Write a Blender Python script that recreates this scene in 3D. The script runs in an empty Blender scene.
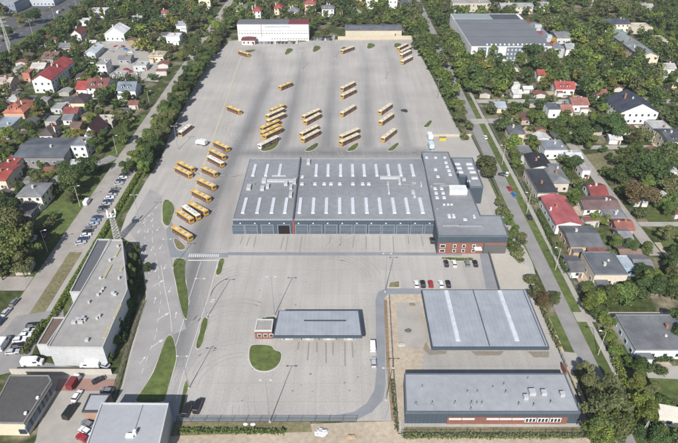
import bpy, bmesh, math, random
import numpy as np
random.seed(7)
sc = bpy.context.scene
COL = sc.collection
PI = math.pi
# ------------------------------------------------------------------ survey
# The place was surveyed from the photograph: P turns a photo pixel into the ground
# (or roof height z) point it shows, in metres, x east, y north.
H = 120.0; F = 570.0; PITCH = math.atan(381.5 / F)
CP, SP = math.cos(PITCH), math.sin(PITCH)
def P(x, y, z=0.0):
    v = y - 221.5
    t = (H - z) / (F * SP + v * CP)
    return ((x - 339.0) * t, (F * CP - v * SP) * t)
def PX(X, Y, z=0.0):
    d = Y * CP + (H - z) * SP
    return (339 + F * X / d, 221.5 + F * ((H - z) * CP - Y * SP) / d)

# ------------------------------------------------------------------ materials
MATS = {}
def newmat(name):
    m = bpy.data.materials.new(name); m.use_nodes = True
    nt = m.node_tree
    b = nt.nodes['Principled BSDF']
    return m, nt, b
def mat(name, col, rough=0.8, var=0.12, scale=1.5, metal=0.0, bump=0.0, col2=None, spec=0.3, coords='Object', big=0.0):
    if name in MATS: return MATS[name]
    m, nt, b = newmat(name); N = nt.nodes; L = nt.links
    b.inputs['Roughness'].default_value = rough
    b.inputs['Metallic'].default_value = metal
    b.inputs['Specular IOR Level'].default_value = spec
    tc = N.new('ShaderNodeTexCoord')
    nz = N.new('ShaderNodeTexNoise'); nz.inputs['Scale'].default_value = scale; nz.inputs['Detail'].default_value = 6
    nz.inputs['Roughness'].default_value = 0.65
    L.new(tc.outputs[coords], nz.inputs['Vector'])
    mp = N.new('ShaderNodeMapRange'); mp.inputs[1].default_value = 0.3; mp.inputs[2].default_value = 0.7
    L.new(nz.outputs['Fac'], mp.inputs[0])
    mx = N.new('ShaderNodeMix'); mx.data_type = 'RGBA'
    c = np.array(col[:3]); c2 = np.array(col2) if col2 else c * (1 + var)
    c1 = c if col2 else c * (1 - var)
    mx.inputs[6].default_value = (*c1, 1); mx.inputs[7].default_value = (*np.clip(c2, 0, .9), 1)
    L.new(mp.outputs[0], mx.inputs[0])
    out = mx.outputs[2]
    if big > 0:
        n2 = N.new('ShaderNodeTexNoise'); n2.inputs['Scale'].default_value = scale * 0.08; n2.inputs['Detail'].default_value = 4
        L.new(tc.outputs[coords], n2.inputs['Vector'])
        m2 = N.new('ShaderNodeMapRange'); m2.inputs[1].default_value = .3; m2.inputs[2].default_value = .7
        m2.inputs[3].default_value = 1 - big; m2.inputs[4].default_value = 1 + big
        L.new(n2.outputs['Fac'], m2.inputs[0])
        vm = N.new('ShaderNodeVectorMath'); vm.operation = 'SCALE'
        L.new(out, vm.inputs[0]); L.new(m2.outputs[0], vm.inputs['Scale']); out = vm.outputs[0]
    L.new(out, b.inputs['Base Color'])
    if bump:
        bp = N.new('ShaderNodeBump'); bp.inputs['Strength'].default_value = bump; bp.inputs['Distance'].default_value = .1
        L.new(nz.outputs['Fac'], bp.inputs['Height']); L.new(bp.outputs[0], b.inputs['Normal'])
    MATS[name] = m
    return m

def striped(name, col, period, depth=0.15, axis='X', rough=.6, var=.06):
    """cladding or standing seam sheet: thin darker joints every `period` metres"""
    if name in MATS: return MATS[name]
    m, nt, b = newmat(name); N = nt.nodes; L = nt.links
    tc = N.new('ShaderNodeTexCoord'); sx = N.new('ShaderNodeSeparateXYZ'); L.new(tc.outputs['Object'], sx.inputs[0])
    d = N.new('ShaderNodeMath'); d.operation = 'DIVIDE'; d.inputs[1].default_value = period; L.new(sx.outputs[axis], d.inputs[0])
    fr = N.new('ShaderNodeMath'); fr.operation = 'FRACT'; L.new(d.outputs[0], fr.inputs[0])
    lt = N.new('ShaderNodeMath'); lt.operation = 'LESS_THAN'; lt.inputs[1].default_value = .14; L.new(fr.outputs[0], lt.inputs[0])
    nz = N.new('ShaderNodeTexNoise'); nz.inputs['Scale'].default_value = .35; nz.inputs['Detail'].default_value = 7; L.new(tc.outputs['Object'], nz.inputs['Vector'])
    mr = N.new('ShaderNodeMapRange'); mr.inputs[1].default_value = .3; mr.inputs[2].default_value = .7
    mr.inputs[3].default_value = 1 - var; mr.inputs[4].default_value = 1 + var; L.new(nz.outputs['Fac'], mr.inputs[0])
    ml = N.new('ShaderNodeMath'); ml.operation = 'MULTIPLY_ADD'; ml.inputs[1].default_value = -depth
    L.new(lt.outputs[0], ml.inputs[0]); L.new(mr.outputs[0], ml.inputs[2])
    vm = N.new('ShaderNodeVectorMath'); vm.operation = 'SCALE'; vm.inputs[0].default_value = col[:3]
    L.new(ml.outputs[0], vm.inputs['Scale']); L.new(vm.outputs[0], b.inputs['Base Color'])
    b.inputs['Roughness'].default_value = rough; b.inputs['Specular IOR Level'].default_value = .3
    MATS[name] = m
    return m

def ground_mat():
    m, nt, b = newmat('garden_ground'); N = nt.nodes; L = nt.links
    tc = N.new('ShaderNodeTexCoord')
    def noise(s, d=5, off=0):
        n = N.new('ShaderNodeTexNoise'); n.inputs['Scale'].default_value = s; n.inputs['Detail'].default_value = d
        mp = N.new('ShaderNodeMapping'); mp.inputs['Location'].default_value = (off, off * 2, 0)
        L.new(tc.outputs['Object'], mp.inputs[0]); L.new(mp.outputs[0], n.inputs['Vector']); return n
    n1 = noise(.045); n2 = noise(.5, 8, 40); n3 = noise(.08, 4, 90)
    r1 = N.new('ShaderNodeValToRGB'); L.new(n2.outputs['Fac'], r1.inputs[0])
    e = r1.color_ramp.elements; e[0].position = .3; e[0].color = (.03, .04, .016, 1); e[1].position = .7; e[1].color = (.08, .10, .035, 1)
    r2 = N.new('ShaderNodeValToRGB'); L.new(n2.outputs['Fac'], r2.inputs[0])
    e = r2.color_ramp.elements; e[0].position = .35; e[0].color = (.13, .12, .075, 1); e[1].position = .7; e[1].color = (.27, .235, .17, 1)
    rm = N.new('ShaderNodeMapRange'); rm.inputs[1].default_value = .5; rm.inputs[2].default_value = .62; L.new(n3.outputs['Fac'], rm.inputs[0])
    mx = N.new('ShaderNodeMix'); mx.data_type = 'RGBA'; L.new(rm.outputs[0], mx.inputs[0]); L.new(r1.outputs[0], mx.inputs[6]); L.new(r2.outputs[0], mx.inputs[7])
    L.new(mx.outputs[2], b.inputs['Base Color']); b.inputs['Roughness'].default_value = .95; b.inputs['Specular IOR Level'].default_value = .1
    return m

def lot_mat():
    m, nt, b = newmat('concrete_paving'); N = nt.nodes; L = nt.links
    tc = N.new('ShaderNodeTexCoord')
    at = N.new('ShaderNodeAttribute'); at.attribute_name = 'wear'
    n1 = N.new('ShaderNodeTexNoise'); n1.inputs['Scale'].default_value = .035; n1.inputs['Detail'].default_value = 6; L.new(tc.outputs['Object'], n1.inputs['Vector'])
    n2 = N.new('ShaderNodeTexNoise'); n2.inputs['Scale'].default_value = 1.6; n2.inputs['Detail'].default_value = 8; L.new(tc.outputs['Object'], n2.inputs['Vector'])
    # streaky noise along the lanes
    mp = N.new('ShaderNodeMapping'); mp.inputs['Scale'].default_value = (.5, .03, 1); L.new(tc.outputs['Object'], mp.inputs[0])
    n3 = N.new('ShaderNodeTexNoise'); n3.inputs['Scale'].default_value = 1; n3.inputs['Detail'].default_value = 5; L.new(mp.outputs[0], n3.inputs['Vector'])
    br = N.new('ShaderNodeTexBrick'); br.inputs['Scale'].default_value = 1; br.inputs['Brick Width'].default_value = 6; br.inputs['Row Height'].default_value = 6
    br.offset = 0; br.inputs['Mortar Size'].default_value = .07; br.inputs['Color1'].default_value = (1, 1, 1, 1); br.inputs['Color2'].default_value = (.95, .95, .95, 1); br.inputs['Mortar'].default_value = (.85, .85, .85, 1)
    L.new(tc.outputs['Object'], br.inputs['Vector'])
    r = N.new('ShaderNodeValToRGB'); L.new(n1.outputs['Fac'], r.inputs[0]); e = r.color_ramp.elements
    e[0].position = .3; e[0].color = (.335, .318, .296, 1); e[1].position = .7; e[1].color = (.42, .40, .372, 1)
    def mr(src, lo, hi, a=.3, c=.7):
        q = N.new('ShaderNodeMapRange'); q.inputs[1].default_value = a; q.inputs[2].default_value = c; q.inputs[3].default_value = lo; q.inputs[4].default_value = hi
        L.new(src, q.inputs[0]); return q.outputs[0]
    def mul(a, b_):
        q = N.new('ShaderNodeMath'); q.operation = 'MULTIPLY'; L.new(a, q.inputs[0]); L.new(b_, q.inputs[1]); return q.outputs[0]
    f = mul(mr(n2.outputs['Fac'], .93, 1.07), mr(n3.outputs['Fac'], .93, 1.06))
    f = mul(f, mr(at.outputs['Fac'], 1.0, .4, 0, 1))
    v = N.new('ShaderNodeVectorMath'); v.operation = 'MULTIPLY'; L.new(r.outputs[0], v.inputs[0]); L.new(br.outputs['Color'], v.inputs[1])
    v2 = N.new('ShaderNodeVectorMath'); v2.operation = 'SCALE'; L.new(v.outputs[0], v2.inputs[0]); L.new(f, v2.inputs['Scale'])
    mx = N.new('ShaderNodeMix'); mx.data_type = 'RGBA'; mx.blend_type = 'MULTIPLY'
    w2 = N.new('ShaderNodeMapRange'); L.new(at.outputs['Fac'], w2.inputs[0]); L.new(w2.outputs[0], mx.inputs[0])
    mx.inputs[7].default_value = (.93, .97, 1.05, 1); L.new(v2.outputs[0], mx.inputs[6])
    L.new(mx.outputs[2], b.inputs['Base Color']); b.inputs['Roughness'].default_value = .85; b.inputs['Specular IOR Level'].default_value = .25
    return m

def leaf_mat(name, ca, cb):
    m, nt, b = newmat('leaves_' + name); N = nt.nodes; L = nt.links
    at = N.new('ShaderNodeAttribute'); at.attribute_name = 'tone'
    oi = N.new('ShaderNodeObjectInfo')
    mx = N.new('ShaderNodeMix'); mx.data_type = 'RGBA'; mx.inputs[6].default_value = (*ca, 1); mx.inputs[7].default_value = (*cb, 1)
    L.new(at.outputs['Fac'], mx.inputs[0])
    hs = N.new('ShaderNodeHueSaturation')
    q = N.new('ShaderNodeMapRange'); q.inputs[3].default_value = .478; q.inputs[4].default_value = .515; L.new(oi.outputs['Random'], q.inputs[0]); L.new(q.outputs[0], hs.inputs['Hue'])
    q2 = N.new('ShaderNodeMapRange'); q2.inputs[3].default_value = .75; q2.inputs[4].default_value = 1.3
    fr = N.new('ShaderNodeMath'); fr.operation = 'MULTIPLY'; fr.inputs[1].default_value = 7.3; L.new(oi.outputs['Random'], fr.inputs[0])
    f2 = N.new('ShaderNodeMath'); f2.operation = 'FRACT'; L.new(fr.outputs[0], f2.inputs[0]); L.new(f2.outputs[0], q2.inputs[0]); L.new(q2.outputs[0], hs.inputs['Value'])
    L.new(mx.outputs[2], hs.inputs['Color']); L.new(hs.outputs[0], b.inputs['Base Color'])
    b.inputs['Roughness'].default_value = .6; b.inputs['Specular IOR Level'].default_value = .25
    return m
LEAF = {
 'dark green':   leaf_mat('dark', (0.02664, 0.05057, 0.01568), (0.06663, 0.1011, 0.03139)),
 'green':        leaf_mat('mid', (0.04239, 0.06953, 0.01794), (0.1029, 0.1391, 0.03586)),
 'light green':  leaf_mat('light', (0.06663, 0.1011, 0.02018), (0.1575, 0.2022, 0.04484)),
 'yellowish':    leaf_mat('yellow', (0.08479, 0.0948, 0.02242), (0.1817, 0.1769, 0.04484)),
 'bronze brown': leaf_mat('bronze', (0.06663, 0.05309, 0.02242), (0.1454, 0.1162, 0.05044)),
 'olive':        leaf_mat('olive', (0.0545, 0.06573, 0.02466), (0.1271, 0.1391, 0.05604)),
 'orange':       leaf_mat('orange', (0.1938, 0.1264, 0.01682), (0.3876, 0.2401, 0.03363)),
}
mm, nt, b = newmat('leaves_wood')
at = nt.nodes.new('ShaderNodeAttribute'); at.attribute_name = 'tcol'
nt.links.new(at.outputs['Color'], b.inputs['Base Color']); b.inputs['Roughness'].default_value = .6; b.inputs['Specular IOR Level'].default_value = .25
WOODMAT = mm
M_GROUND = ground_mat(); M_LOT = lot_mat()
M_ASPH = mat('asphalt', (.245, .238, .23), .85, .12, 2.5, big=.12)
M_ASPHD = mat('dark_asphalt', (.085, .088, .095), .85, .1, 2.5, big=.1)
M_STREET = mat('worn_street_asphalt', (.31, .285, .26), .85, .12, 2, big=.15)
M_BLUEASPH = mat('blue_grey_pavers', (.225, .235, .25), .8, .08, 2, big=.1)
M_GRASS = mat('lawn', (.05, .068, .022), .95, .3, .45, col2=(.125, .16, .045), big=.25)
M_DRYGRASS = mat('dry_grass', (.10, .10, .045), .95, .3, 1.0, col2=(.25, .22, .13), big=.2)
M_SAND = mat('sandy_soil', (.33, .27, .2), .95, .2, .8, col2=(.48, .41, .32), big=.12)
M_SOIL = mat('brown_soil', (.16, .11, .07), .95, .25, 1.2, col2=(.3, .22, .15), big=.15)
M_KERB = mat('kerb_concrete', (.46, .44, .41), .8, .08, 3)
M_PATH = mat('path_slabs', (.34, .32, .29), .85, .1, 3, big=.1)
M_WHITE = mat('white_paint', (.72, .72, .7), .6, .06, 3)
M_ROADMARK = mat('road_paint', (.56, .56, .54), .7, .15, 4)
M_YELLOWLINE = mat('yellow_paint', (.50, .45, .33), .7, .15, 4)
M_TRUNK = mat('bark', (.10, .075, .05), .9, .25, 6)
M_GLASS = mat('window_glass', (.035, .045, .06), .12, .1, 2, spec=.6)
M_METAL = mat('galvanised_steel', (.38, .39, .4), .45, .08, 4, metal=.5)
M_DARKMETAL = mat('dark_steel', (.06, .065, .075), .5, .1, 4)
M_TYRE = mat('tyre_rubber', (.02, .02, .02), .9, .1, 8)
M_BRICK = mat('red_brick', (.21, .095, .07), .85, .2, 5, big=.1)
M_SKYL = mat('skylight_polycarbonate', (.52, .545, .58), .35, .16, 1.2, big=.06)
M_CLAD = striped('dark_cladding', (.058, .078, .1), 1.0, .2)
M_ROOFG = mat('grey_roof_membrane', (.222, .230, .243), .75, .12, .5, big=.18)
M_ROOFL = striped('light_sheet_roof', (.295, .318, .35), 1.2, .09, var=.1)
M_ROOFP = mat('pale_roof_membrane', (.30, .29, .275), .8, .12, .6, big=.12)
M_RIM = mat('wheel_rim', (.45, .45, .46), .35, .05, 4, metal=.7)
M_RED = mat('red_lamp', (.4, .02, .02), .4, .05, 4)
COLC = {}
def cmat(kind, c, rough=.75, var=.1, scale=1.2, big=.06, spec=.3):
    k = kind + '_%02x%02x%02x' % tuple(int(255 * min(v, 1)) for v in c)
    if k not in COLC: COLC[k] = mat(k, c, rough, var, scale, big=big, spec=spec)
    return COLC[k]

# ------------------------------------------------------------------ mesh helper
class MB:
    def __init__(s): s.v = []; s.f = []; s.m = []
    def quad(s, *pts, mi=0):
        n = len(s.v); s.v += [tuple(p) for p in pts]; s.f.append(tuple(range(n, n + len(pts)))); s.m.append(mi)
    def box(s, cx, cy, z0, sx, sy, sz, rot=0, mi=0, top=(1, 1), shift=(0, 0)):
        n = len(s.v); c, si = math.cos(rot), math.sin(rot)
        for k, (tx, ty) in enumerate(((1, 1), top)):
            for a, b_ in ((-1, -1), (1, -1), (1, 1), (-1, 1)):
                x = a * sx / 2 * tx + (shift[0] if k else 0); y = b_ * sy / 2 * ty + (shift[1] if k else 0)
                s.v.append((cx + x * c - y * si, cy + x * si + y * c, z0 + k * sz))
        for q in ((3, 2, 1, 0), (4, 5, 6, 7), (0, 1, 5, 4), (1, 2, 6, 5), (2, 3, 7, 6), (3, 0, 4, 7)):
            s.f.append(tuple(n + i for i in q)); s.m.append(mi)
    def prism(s, pts, z0, z1, mi=0, mtop=None):
        a = sum(pts[i][0] * pts[(i + 1) % len(pts)][1] - pts[(i + 1) % len(pts)][0] * pts[i][1] for i in range(len(pts)))
        if a < 0: pts = pts[::-1]
        n = len(s.v); k = len(pts)
        s.v += [(x, y, z0) for x, y in pts] + [(x, y, z1) for x, y in pts]
        for i in range(k): s.f.append((n + i, n + (i + 1) % k, n + k + (i + 1) % k, n + k + i)); s.m.append(mi)
        s.f.append(tuple(range(n + k, n + 2 * k))); s.m.append(mi if mtop is None else mtop)
        s.f.append(tuple(range(n + k - 1, n - 1, -1))); s.m.append(mi)
    def tube(s, p0, p1, r0, r1=None, n=8, mi=0, cap=True):
        if r1 is None: r1 = r0
        p0 = np.array(p0, float); p1 = np.array(p1, float); d = p1 - p0; d /= (np.linalg.norm(d) + 1e-9)
        u = np.cross(d, (0, 0, 1) if abs(d[2]) < .9 else (1, 0, 0)); u /= np.linalg.norm(u); w = np.cross(d, u)
        k = len(s.v)
        for p, r in ((p0, r0), (p1, r1)):
            for i in range(n):
                a = 2 * PI * i / n; s.v.append(tuple(p + r * (math.cos(a) * u + math.sin(a) * w)))
        for i in range(n): s.f.append((k + i, k + (i + 1) % n, k + n + (i + 1) % n, k + n + i)); s.m.append(mi)
        if cap: s.f.append(tuple(range(k + n, k + 2 * n))); s.m.append(mi); s.f.append(tuple(range(k + n - 1, k - 1, -1))); s.m.append(mi)
    def build(s, name, mats, parent=None, off=(0, 0, 0), bevel=0):
        me = bpy.data.meshes.new(name)
        o = off
        me.from_pydata([(x - o[0], y - o[1], z - o[2]) for x, y, z in s.v], [], s.f)
        if not isinstance(mats, (list, tuple)): mats = [mats]
        for m in mats: me.materials.append(m)
        if len(mats) > 1:
            for p, i in zip(me.polygons, s.m): p.material_index = i
        if bevel:
            bm = bmesh.new(); bm.from_mesh(me); bmesh.ops.remove_doubles(bm, verts=bm.verts, dist=1e-4)
            bmesh.ops.bevel(bm, geom=bm.edges[:], offset=bevel, segments=2, affect='EDGES', profile=.6); bm.to_mesh(me); bm.free()
        me.update()
        ob = bpy.data.objects.new(name, me); COL.objects.link(ob)
        if parent is not None: ob.parent = parent
        else: ob.location = o
        return ob
def empty(name, loc, rz=0):
    o = bpy.data.objects.new(name, None); COL.objects.link(o); o.location = (loc[0], loc[1], loc[2] if len(loc) > 2 else 0)
    o.rotation_euler = (0, 0, rz); o.empty_display_size = .5
    return o
def tag(o, label, cat, group=None, kind=None):
    if label: o['label'] = label
    if cat: o['category'] = cat
    if group: o['group'] = group
    if kind: o['kind'] = kind
    return o
KIDS = {}
def copy_tree(o, parent=None):
    c = o.copy(); COL.objects.link(c)
    if parent is not None: c.parent = parent
    for ch in KIDS.get(o.name, ()):
        copy_tree(ch, c)
    return c
def register(root):
    for ob in bpy.data.objects:
        if ob.parent is not None:
            KIDS.setdefault(ob.parent.name, [])
            if ob not in KIDS[ob.parent.name]: KIDS[ob.parent.name].append(ob)

def inside(x, y, poly):
    r = False; n = len(poly); j = n - 1
    for i in range(n):
        xi, yi = poly[i]; xj, yj = poly[j]
        if (yi > y) != (yj > y) and x < (xj - xi) * (y - yi) / (yj - yi) + xi: r = not r
        j = i
    return r
BLOCK = []           # footprints where no tree may grow: (x0,x1,y0,y1)
BLOCKP = []
LAND = []            # landmarks for labels: (phrase, X, Y)
def W(pts, z=0): return [P(x, y, z) for x, y in pts]
def sheet(name, pts, z, m, world=False, struct=True):
    p = pts if world else W(pts)
    a = sum(p[i][0] * p[(i + 1) % len(p)][1] - p[(i + 1) % len(p)][0] * p[i][1] for i in range(len(p)))
    if a < 0: p = p[::-1]
    mb = MB(); mb.quad(*[(x, y, z) for x, y in p]); o = mb.build(name, m)
    if struct: o['kind'] = 'structure'
    return o
def rect(x0, x1, y0, y1): return [(x0, y0), (x1, y0), (x1, y1), (x0, y1)]
def smooth_poly(p, it=2):
    for _ in range(it):
        q = []
        for i in range(len(p)):
            a, b_ = p[i], p[(i + 1) % len(p)]
            q.append((a[0] * .75 + b_[0] * .25, a[1] * .75 + b_[1] * .25)); q.append((a[0] * .25 + b_[0] * .75, a[1] * .25 + b_[1] * .75))
        p = q
    return p

# ------------------------------------------------------------------ ground, roads
sheet('ground', rect(-1800, 1800, -200, 3500), 0, M_GROUND, True)
LOT = W([(60, 470), (113, 410), (122, 385), (130, 352), (143, 308), (146, 296), (142, 262), (137, 246), (119, 236), (127, 214), (146, 181), (160, 160), (171, 132),
         (194, 88), (210, 60), (228, 43.5), (411, 37.5), (430, 72), (447, 105), (459, 131), (476, 152), (504, 215), (526, 250), (532, 262), (536, 276), (530, 284),
         (532, 290), (556, 345), (567, 372), (593, 433), (398, 433), (396, 421), (178, 421), (160, 470)])
BLOCKP.append(LOT)
bm = bmesh.new()
lv = [bm.verts.new((x, y, .03)) for x, y in LOT]
lf = bm.faces.new(lv)
if lf.normal.z < 0: lf.normal_flip()
xs = [v[0] for v in LOT]; ys = [v[1] for v in LOT]
step = 2.0
x = math.floor(min(xs)) + step
while x < max(xs):
    bmesh.ops.bisect_plane(bm, geom=bm.verts[:] + bm.edges[:] + bm.faces[:], plane_co=(x, 0, 0), plane_no=(1, 0, 0)); x += step
y = math.floor(min(ys)) + step * 2
while y < max(ys):
    bmesh.ops.bisect_plane(bm, geom=bm.verts[:] + bm.edges[:] + bm.faces[:], plane_co=(0, y, 0), plane_no=(0, 1, 0)); y += step * 2
me = bpy.data.meshes.new('bus_yard_paving'); bm.normal_update()
for f_ in bm.faces:
    if f_.normal.z < 0: f_.normal_flip()
bm.to_mesh(me); bm.free()
LANES = [([(246, 53), (252, 49), (285, 46), (340, 44), (405, 42)], 3.0, .35), ([(252, 49), (262, 54), (268, 80), (258, 105), (248, 130), (232, 160), (217, 190), (203, 228), (193, 270), (186, 310), (177, 360)], 4.5, .85),
    ([(302, 48), (303, 60), (298, 84), (292, 112), (285, 141), (278, 152)], 3.6, .75), ([(334, 46), (333, 84), (330, 112), (327, 145)], 3.4, .7),
    ([(362, 46), (366, 62), (367, 100), (368, 145)], 3.4, .6), ([(386, 46), (391, 60), (397, 95), (403, 120), (407, 146)], 3.4, .5),
    ([(228, 153), (420, 153)], 5.5, .85), ([(240, 149), (262, 155)], 4, .6), ([(225, 152), (214, 175), (226, 170)], 4, .4),
    ([(133, 225), (150, 200), (170, 172)], 1.5, .25), ([(130, 400), (150, 340), (158, 300), (152, 240)], 2.0, .35), ([(150, 390), (166, 330), (160, 240)], 1.6, .3),
    ([(228, 248), (232, 160)], 2.5, .35), ([(392, 330), (440, 362), (580, 362)], 3, .25), ([(213, 262), (203, 300), (180, 370), (165, 425)], 2.0, .25)]
segs = []
for pts, w, s_ in LANES:
    q = W(pts)
    for a, b_ in zip(q[:-1], q[1:]): segs.append((a, b_, w, s_))
nv = len(me.vertices); co = np.empty(nv * 3); me.vertices.foreach_get('co', co); co = co.reshape(-1, 3)
wear = np.zeros(nv)
rs = np.random.RandomState(3)
for a, b_, w, s_ in segs:
    ax, ay = a; dx, dy = b_[0] - ax, b_[1] - ay; L2 = dx * dx + dy * dy
    t = np.clip(((co[:, 0] - ax) * dx + (co[:, 1] - ay) * dy) / L2, 0, 1)
    d = np.hypot(co[:, 0] - ax - t * dx, co[:, 1] - ay - t * dy)
    wear = np.maximum(wear, s_ * np.exp(-(d / (w * .82)) ** 2 * .8) * np.interp(co[:, 1], [150, 285, 340, 480], [.95, .9, .5, .22]))
att = me.attributes.new('wear', 'FLOAT', 'POINT'); att.data.foreach_set('value', wear)
me.materials.append(M_LOT)
o = bpy.data.objects.new('bus_yard_paving', me); COL.objects.link(o); o['kind'] = 'structure'

# streets (all run north-south or east-west here)
ROADS = []
def road(name, x0, x1, y0, y1, z, m, block=True):
    sheet(name, rect(x0, x1, y0, y1), z, m, True)
    if block: BLOCK.append((x0 - .8, x1 + .8, y0 - .5, y1 + .5))
road('west_street', -100.7, -94.4, 20, 700, .02, M_STREET)
road('west_side_street', -260, -100.9, 139.5, 146.5, .018, M_STREET)
road('expressway_asphalt', -246, -229.5, 340, 1200, .02, M_ASPHD)
road('expressway_north_carriageway', -268, -249, 340, 1200, .022, M_ASPHD)
sheet('expressway_verge', rect(-229.5, -221, 300, 1200), .012, M_GRASS, True); BLOCK.append((-249, -221, 300, 1200))
road('east_street', 66.3, 71.2, 20, 420, .02, M_ASPH)
road('east_street_end', 68.5, 73, 420, 700, .02, M_ASPH)
sheet('street_verge', rect(71.2, 74.2, 20, 300), .012, M_GRASS, True)
sheet('street_pavement', rect(74.2, 75.8, 20, 330), .016, M_PATH, True); BLOCK.append((63.5, 76.5, 60, 300))
sheet('street_verge', rect(63.6, 66.3, 20, 128), .012, M_GRASS, True)
sheet('street_verge', rect(62, 66.3, 150, 255), .012, M_GRASS, True)
sheet('dirt_footpath', rect(62.4, 63.6, 60, 250), .016, M_SAND, True)
road('lane_pavement', 76, 190, 296, 301.5, .018, M_PATH)
road('east_back_lane', 108, 112.6, 158, 246, .018, M_STREET)
road('east_back_lane', 112.8, 150, 240, 244, .02, M_STREET)
road('gravel_side_street', 71.4, 200, 125.2, 129.5, .024, M_PATH)
road('park_path', 112.8, 150, 176, 179, .034, M_PATH)
sheet('pavement', rect(-89.9, -88.2, 150, 240), .02, M_PATH, True)
sheet('parking_strip', rect(-94.4, -89.9, 160, 240), .016, M_STREET, True); BLOCK.append((-94.4, -84, 120, 245))
sheet('dry_verge', rect(-94.4, -89.9, 120, 160), .012, M_DRYGRASS, True)
sheet('pavement', rect(-89.9, -88.2, 126, 150), .02, M_PATH, True)
sheet('verge_lawn', rect(-107, -100.7, 147, 280), .012, M_GRASS, True)
sheet('left_driveway', [(5, 330), (16, 316), (63, 309), (64, 319), (45, 320), (30, 360), (66, 366), (108, 370), (108, 378), (12, 372), (-20, 380), (-20, 350)], .028, M_ASPH)
BLOCKP.append(W([(-20, 330), (16, 312), (63, 309), (110, 345), (112, 384), (-30, 384)]))
# workshop yard between the two bottom-left buildings
sheet('workshop_yard', [(48, 374), (120, 374), (112, 400), (104, 443), (104, 470), (20, 470), (36, 440)], .032, M_PATH)
sheet('red_paving', [(58, 379), (115, 379), (112, 391), (55, 391)], .05, cmat('red_pavers', (.29, .18, .15)))
BLOCKP.append(W([(-20, 373), (125, 373), (110, 470), (-20, 470)]))
sheet('entry_road', [(138, 244), (127, 228), (150, 189), (162, 196), (161, 222), (168, 235), (170.7, 258), (177, 297), (186.5, 329), (173, 334.7), (166.5, 335), (154.5, 370), (138, 396.6), (133, 404), (116, 411), (124, 385), (132, 352), (144, 308), (147, 296), (143.5, 262)], .045, mat('light_asphalt', (.30, .29, .28), .85, .1, 2, big=.1))
sheet('dirt_strip', [(140, 300), (146, 300), (142, 312), (128, 355), (112, 410), (105, 405), (118, 372)], .045, M_DRYGRASS)
# depot sheets
sheet('cross_drain_strip', [(228, 252.3), (462, 252.6), (462, 255.6), (227, 255.4)], .05, M_BLUEASPH)
sheet('entry_pavement', [(172, 222), (176, 232), (186, 253), (228, 253), (228, 257.5), (170.5, 257.5), (166, 230)], .048, M_BLUEASPH)
sheet('ring_pavers', [(176, 416), (335, 415.5), (354, 412), (367, 403), (374.5, 390), (376.5, 370), (375.5, 300), (378, 292), (386, 288.5), (421, 288.5), (421, 294), (388, 294), (384.5, 298), (385.5, 385), (383, 400), (372, 412), (355, 421), (176, 421.5)], .055, M_BLUEASPH)
sheet('sandy_plot', [(385.5, 296), (422, 294), (430, 349), (425, 352), (420, 372), (404, 373), (401, 433), (397, 433), (396, 421), (388, 400)], .05, M_SAND)
sheet('gravel_pad', [(396, 303), (420, 302), (428, 340), (420, 350), (399, 345)], .065, M_PATH)
sheet('brown_ditch', [(383.8, 300), (387, 300), (390, 368), (394.5, 421), (391.5, 421), (386.5, 368)], .075, M_SOIL)
sheet('sandy_ground', [(150, 429), (398, 421), (398, 434), (590, 434), (592, 480), (140, 480)], .035, M_SAND)
sheet('weedy_strip', [(174, 421.7), (310, 421.7), (312, 432), (170, 436)], .05, M_DRYGRASS)
sheet('dry_front_strip', [(404, 427), (582, 427), (585, 438), (402, 438)], .05, M_DRYGRASS)
BLOCKP.append(W([(140, 415), (592, 415), (600, 480), (130, 480)]))
for q in ([(426, 341), (430, 350), (447, 351), (446, 354), (429, 355), (423, 349)], [(471, 351.3), (504, 351.3), (500, 355.5), (476, 355.5)], [(527, 351.5), (549, 351.5), (549, 357.5), (534, 357.5)]):
    sheet('planting_bed', q, .06, mat('bed_bark', (.23, .205, .175), .95, .2, 2))
sheet('driveway', [(558, 351), (576, 353), (583, 369), (566, 371)], .034, M_PATH)
sheet('forecourt', [(228, 41), (240, 40), (312, 40), (335, 35), (335, 43), (228, 44.5)], .04, M_PATH)
sheet('walled_yard', [(431, 136.5), (471, 136.5), (482, 156), (449, 156), (448, 151), (432, 151)], .05, mat('beige_slab', (.37, .35, .32), .8, .08, 1, big=.06))
sheet('works_yard', [(97, 42), (128, 40), (140, 48), (166, 62), (158, 82), (112, 78), (93, 60)], .03, M_PATH); BLOCKP.append(W([(97, 42), (128, 40), (140, 48), (166, 62), (158, 80), (112, 78), (93, 60)]))
sheet('garden_drive', [(470, 119), (522, 118), (524, 122), (474, 124)], .03, M_PATH)
sheet('cream_yard', [(509, 140), (526, 126), (533, 131), (528, 147), (515, 148)], .03, M_SAND)
sheet('school_yard', [(455, 30), (470, 60), (470, 66), (510, 74), (505, 78), (466, 72), (448, 40)], .03, M_PATH)
sheet('office_forecourt', [(30, 166), (68, 166), (100, 160), (110, 155), (118, 158), (100, 167), (66, 170), (45, 184), (22, 184)], .03, M_ASPH)
sheet('lawn', [(46, 185), (70, 172), (100, 170), (92, 186), (66, 220), (40, 222)], .014, M_GRASS)
sheet('lawn', [(650, 196), (690, 205), (690, 262), (672, 262), (646, 218)], .026, M_GRASS)
sheet('lawn', [(632, 366), (700, 366), (700, 400), (640, 395)], .022, M_GRASS)
sheet('garage_drive', [(645, 366), (700, 366), (700, 380), (648, 378)], .03, M_PATH)
sheet('dry_lawn', [(584, 155), (620, 150), (625, 168), (592, 172)], .013, M_DRYGRASS)

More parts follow.
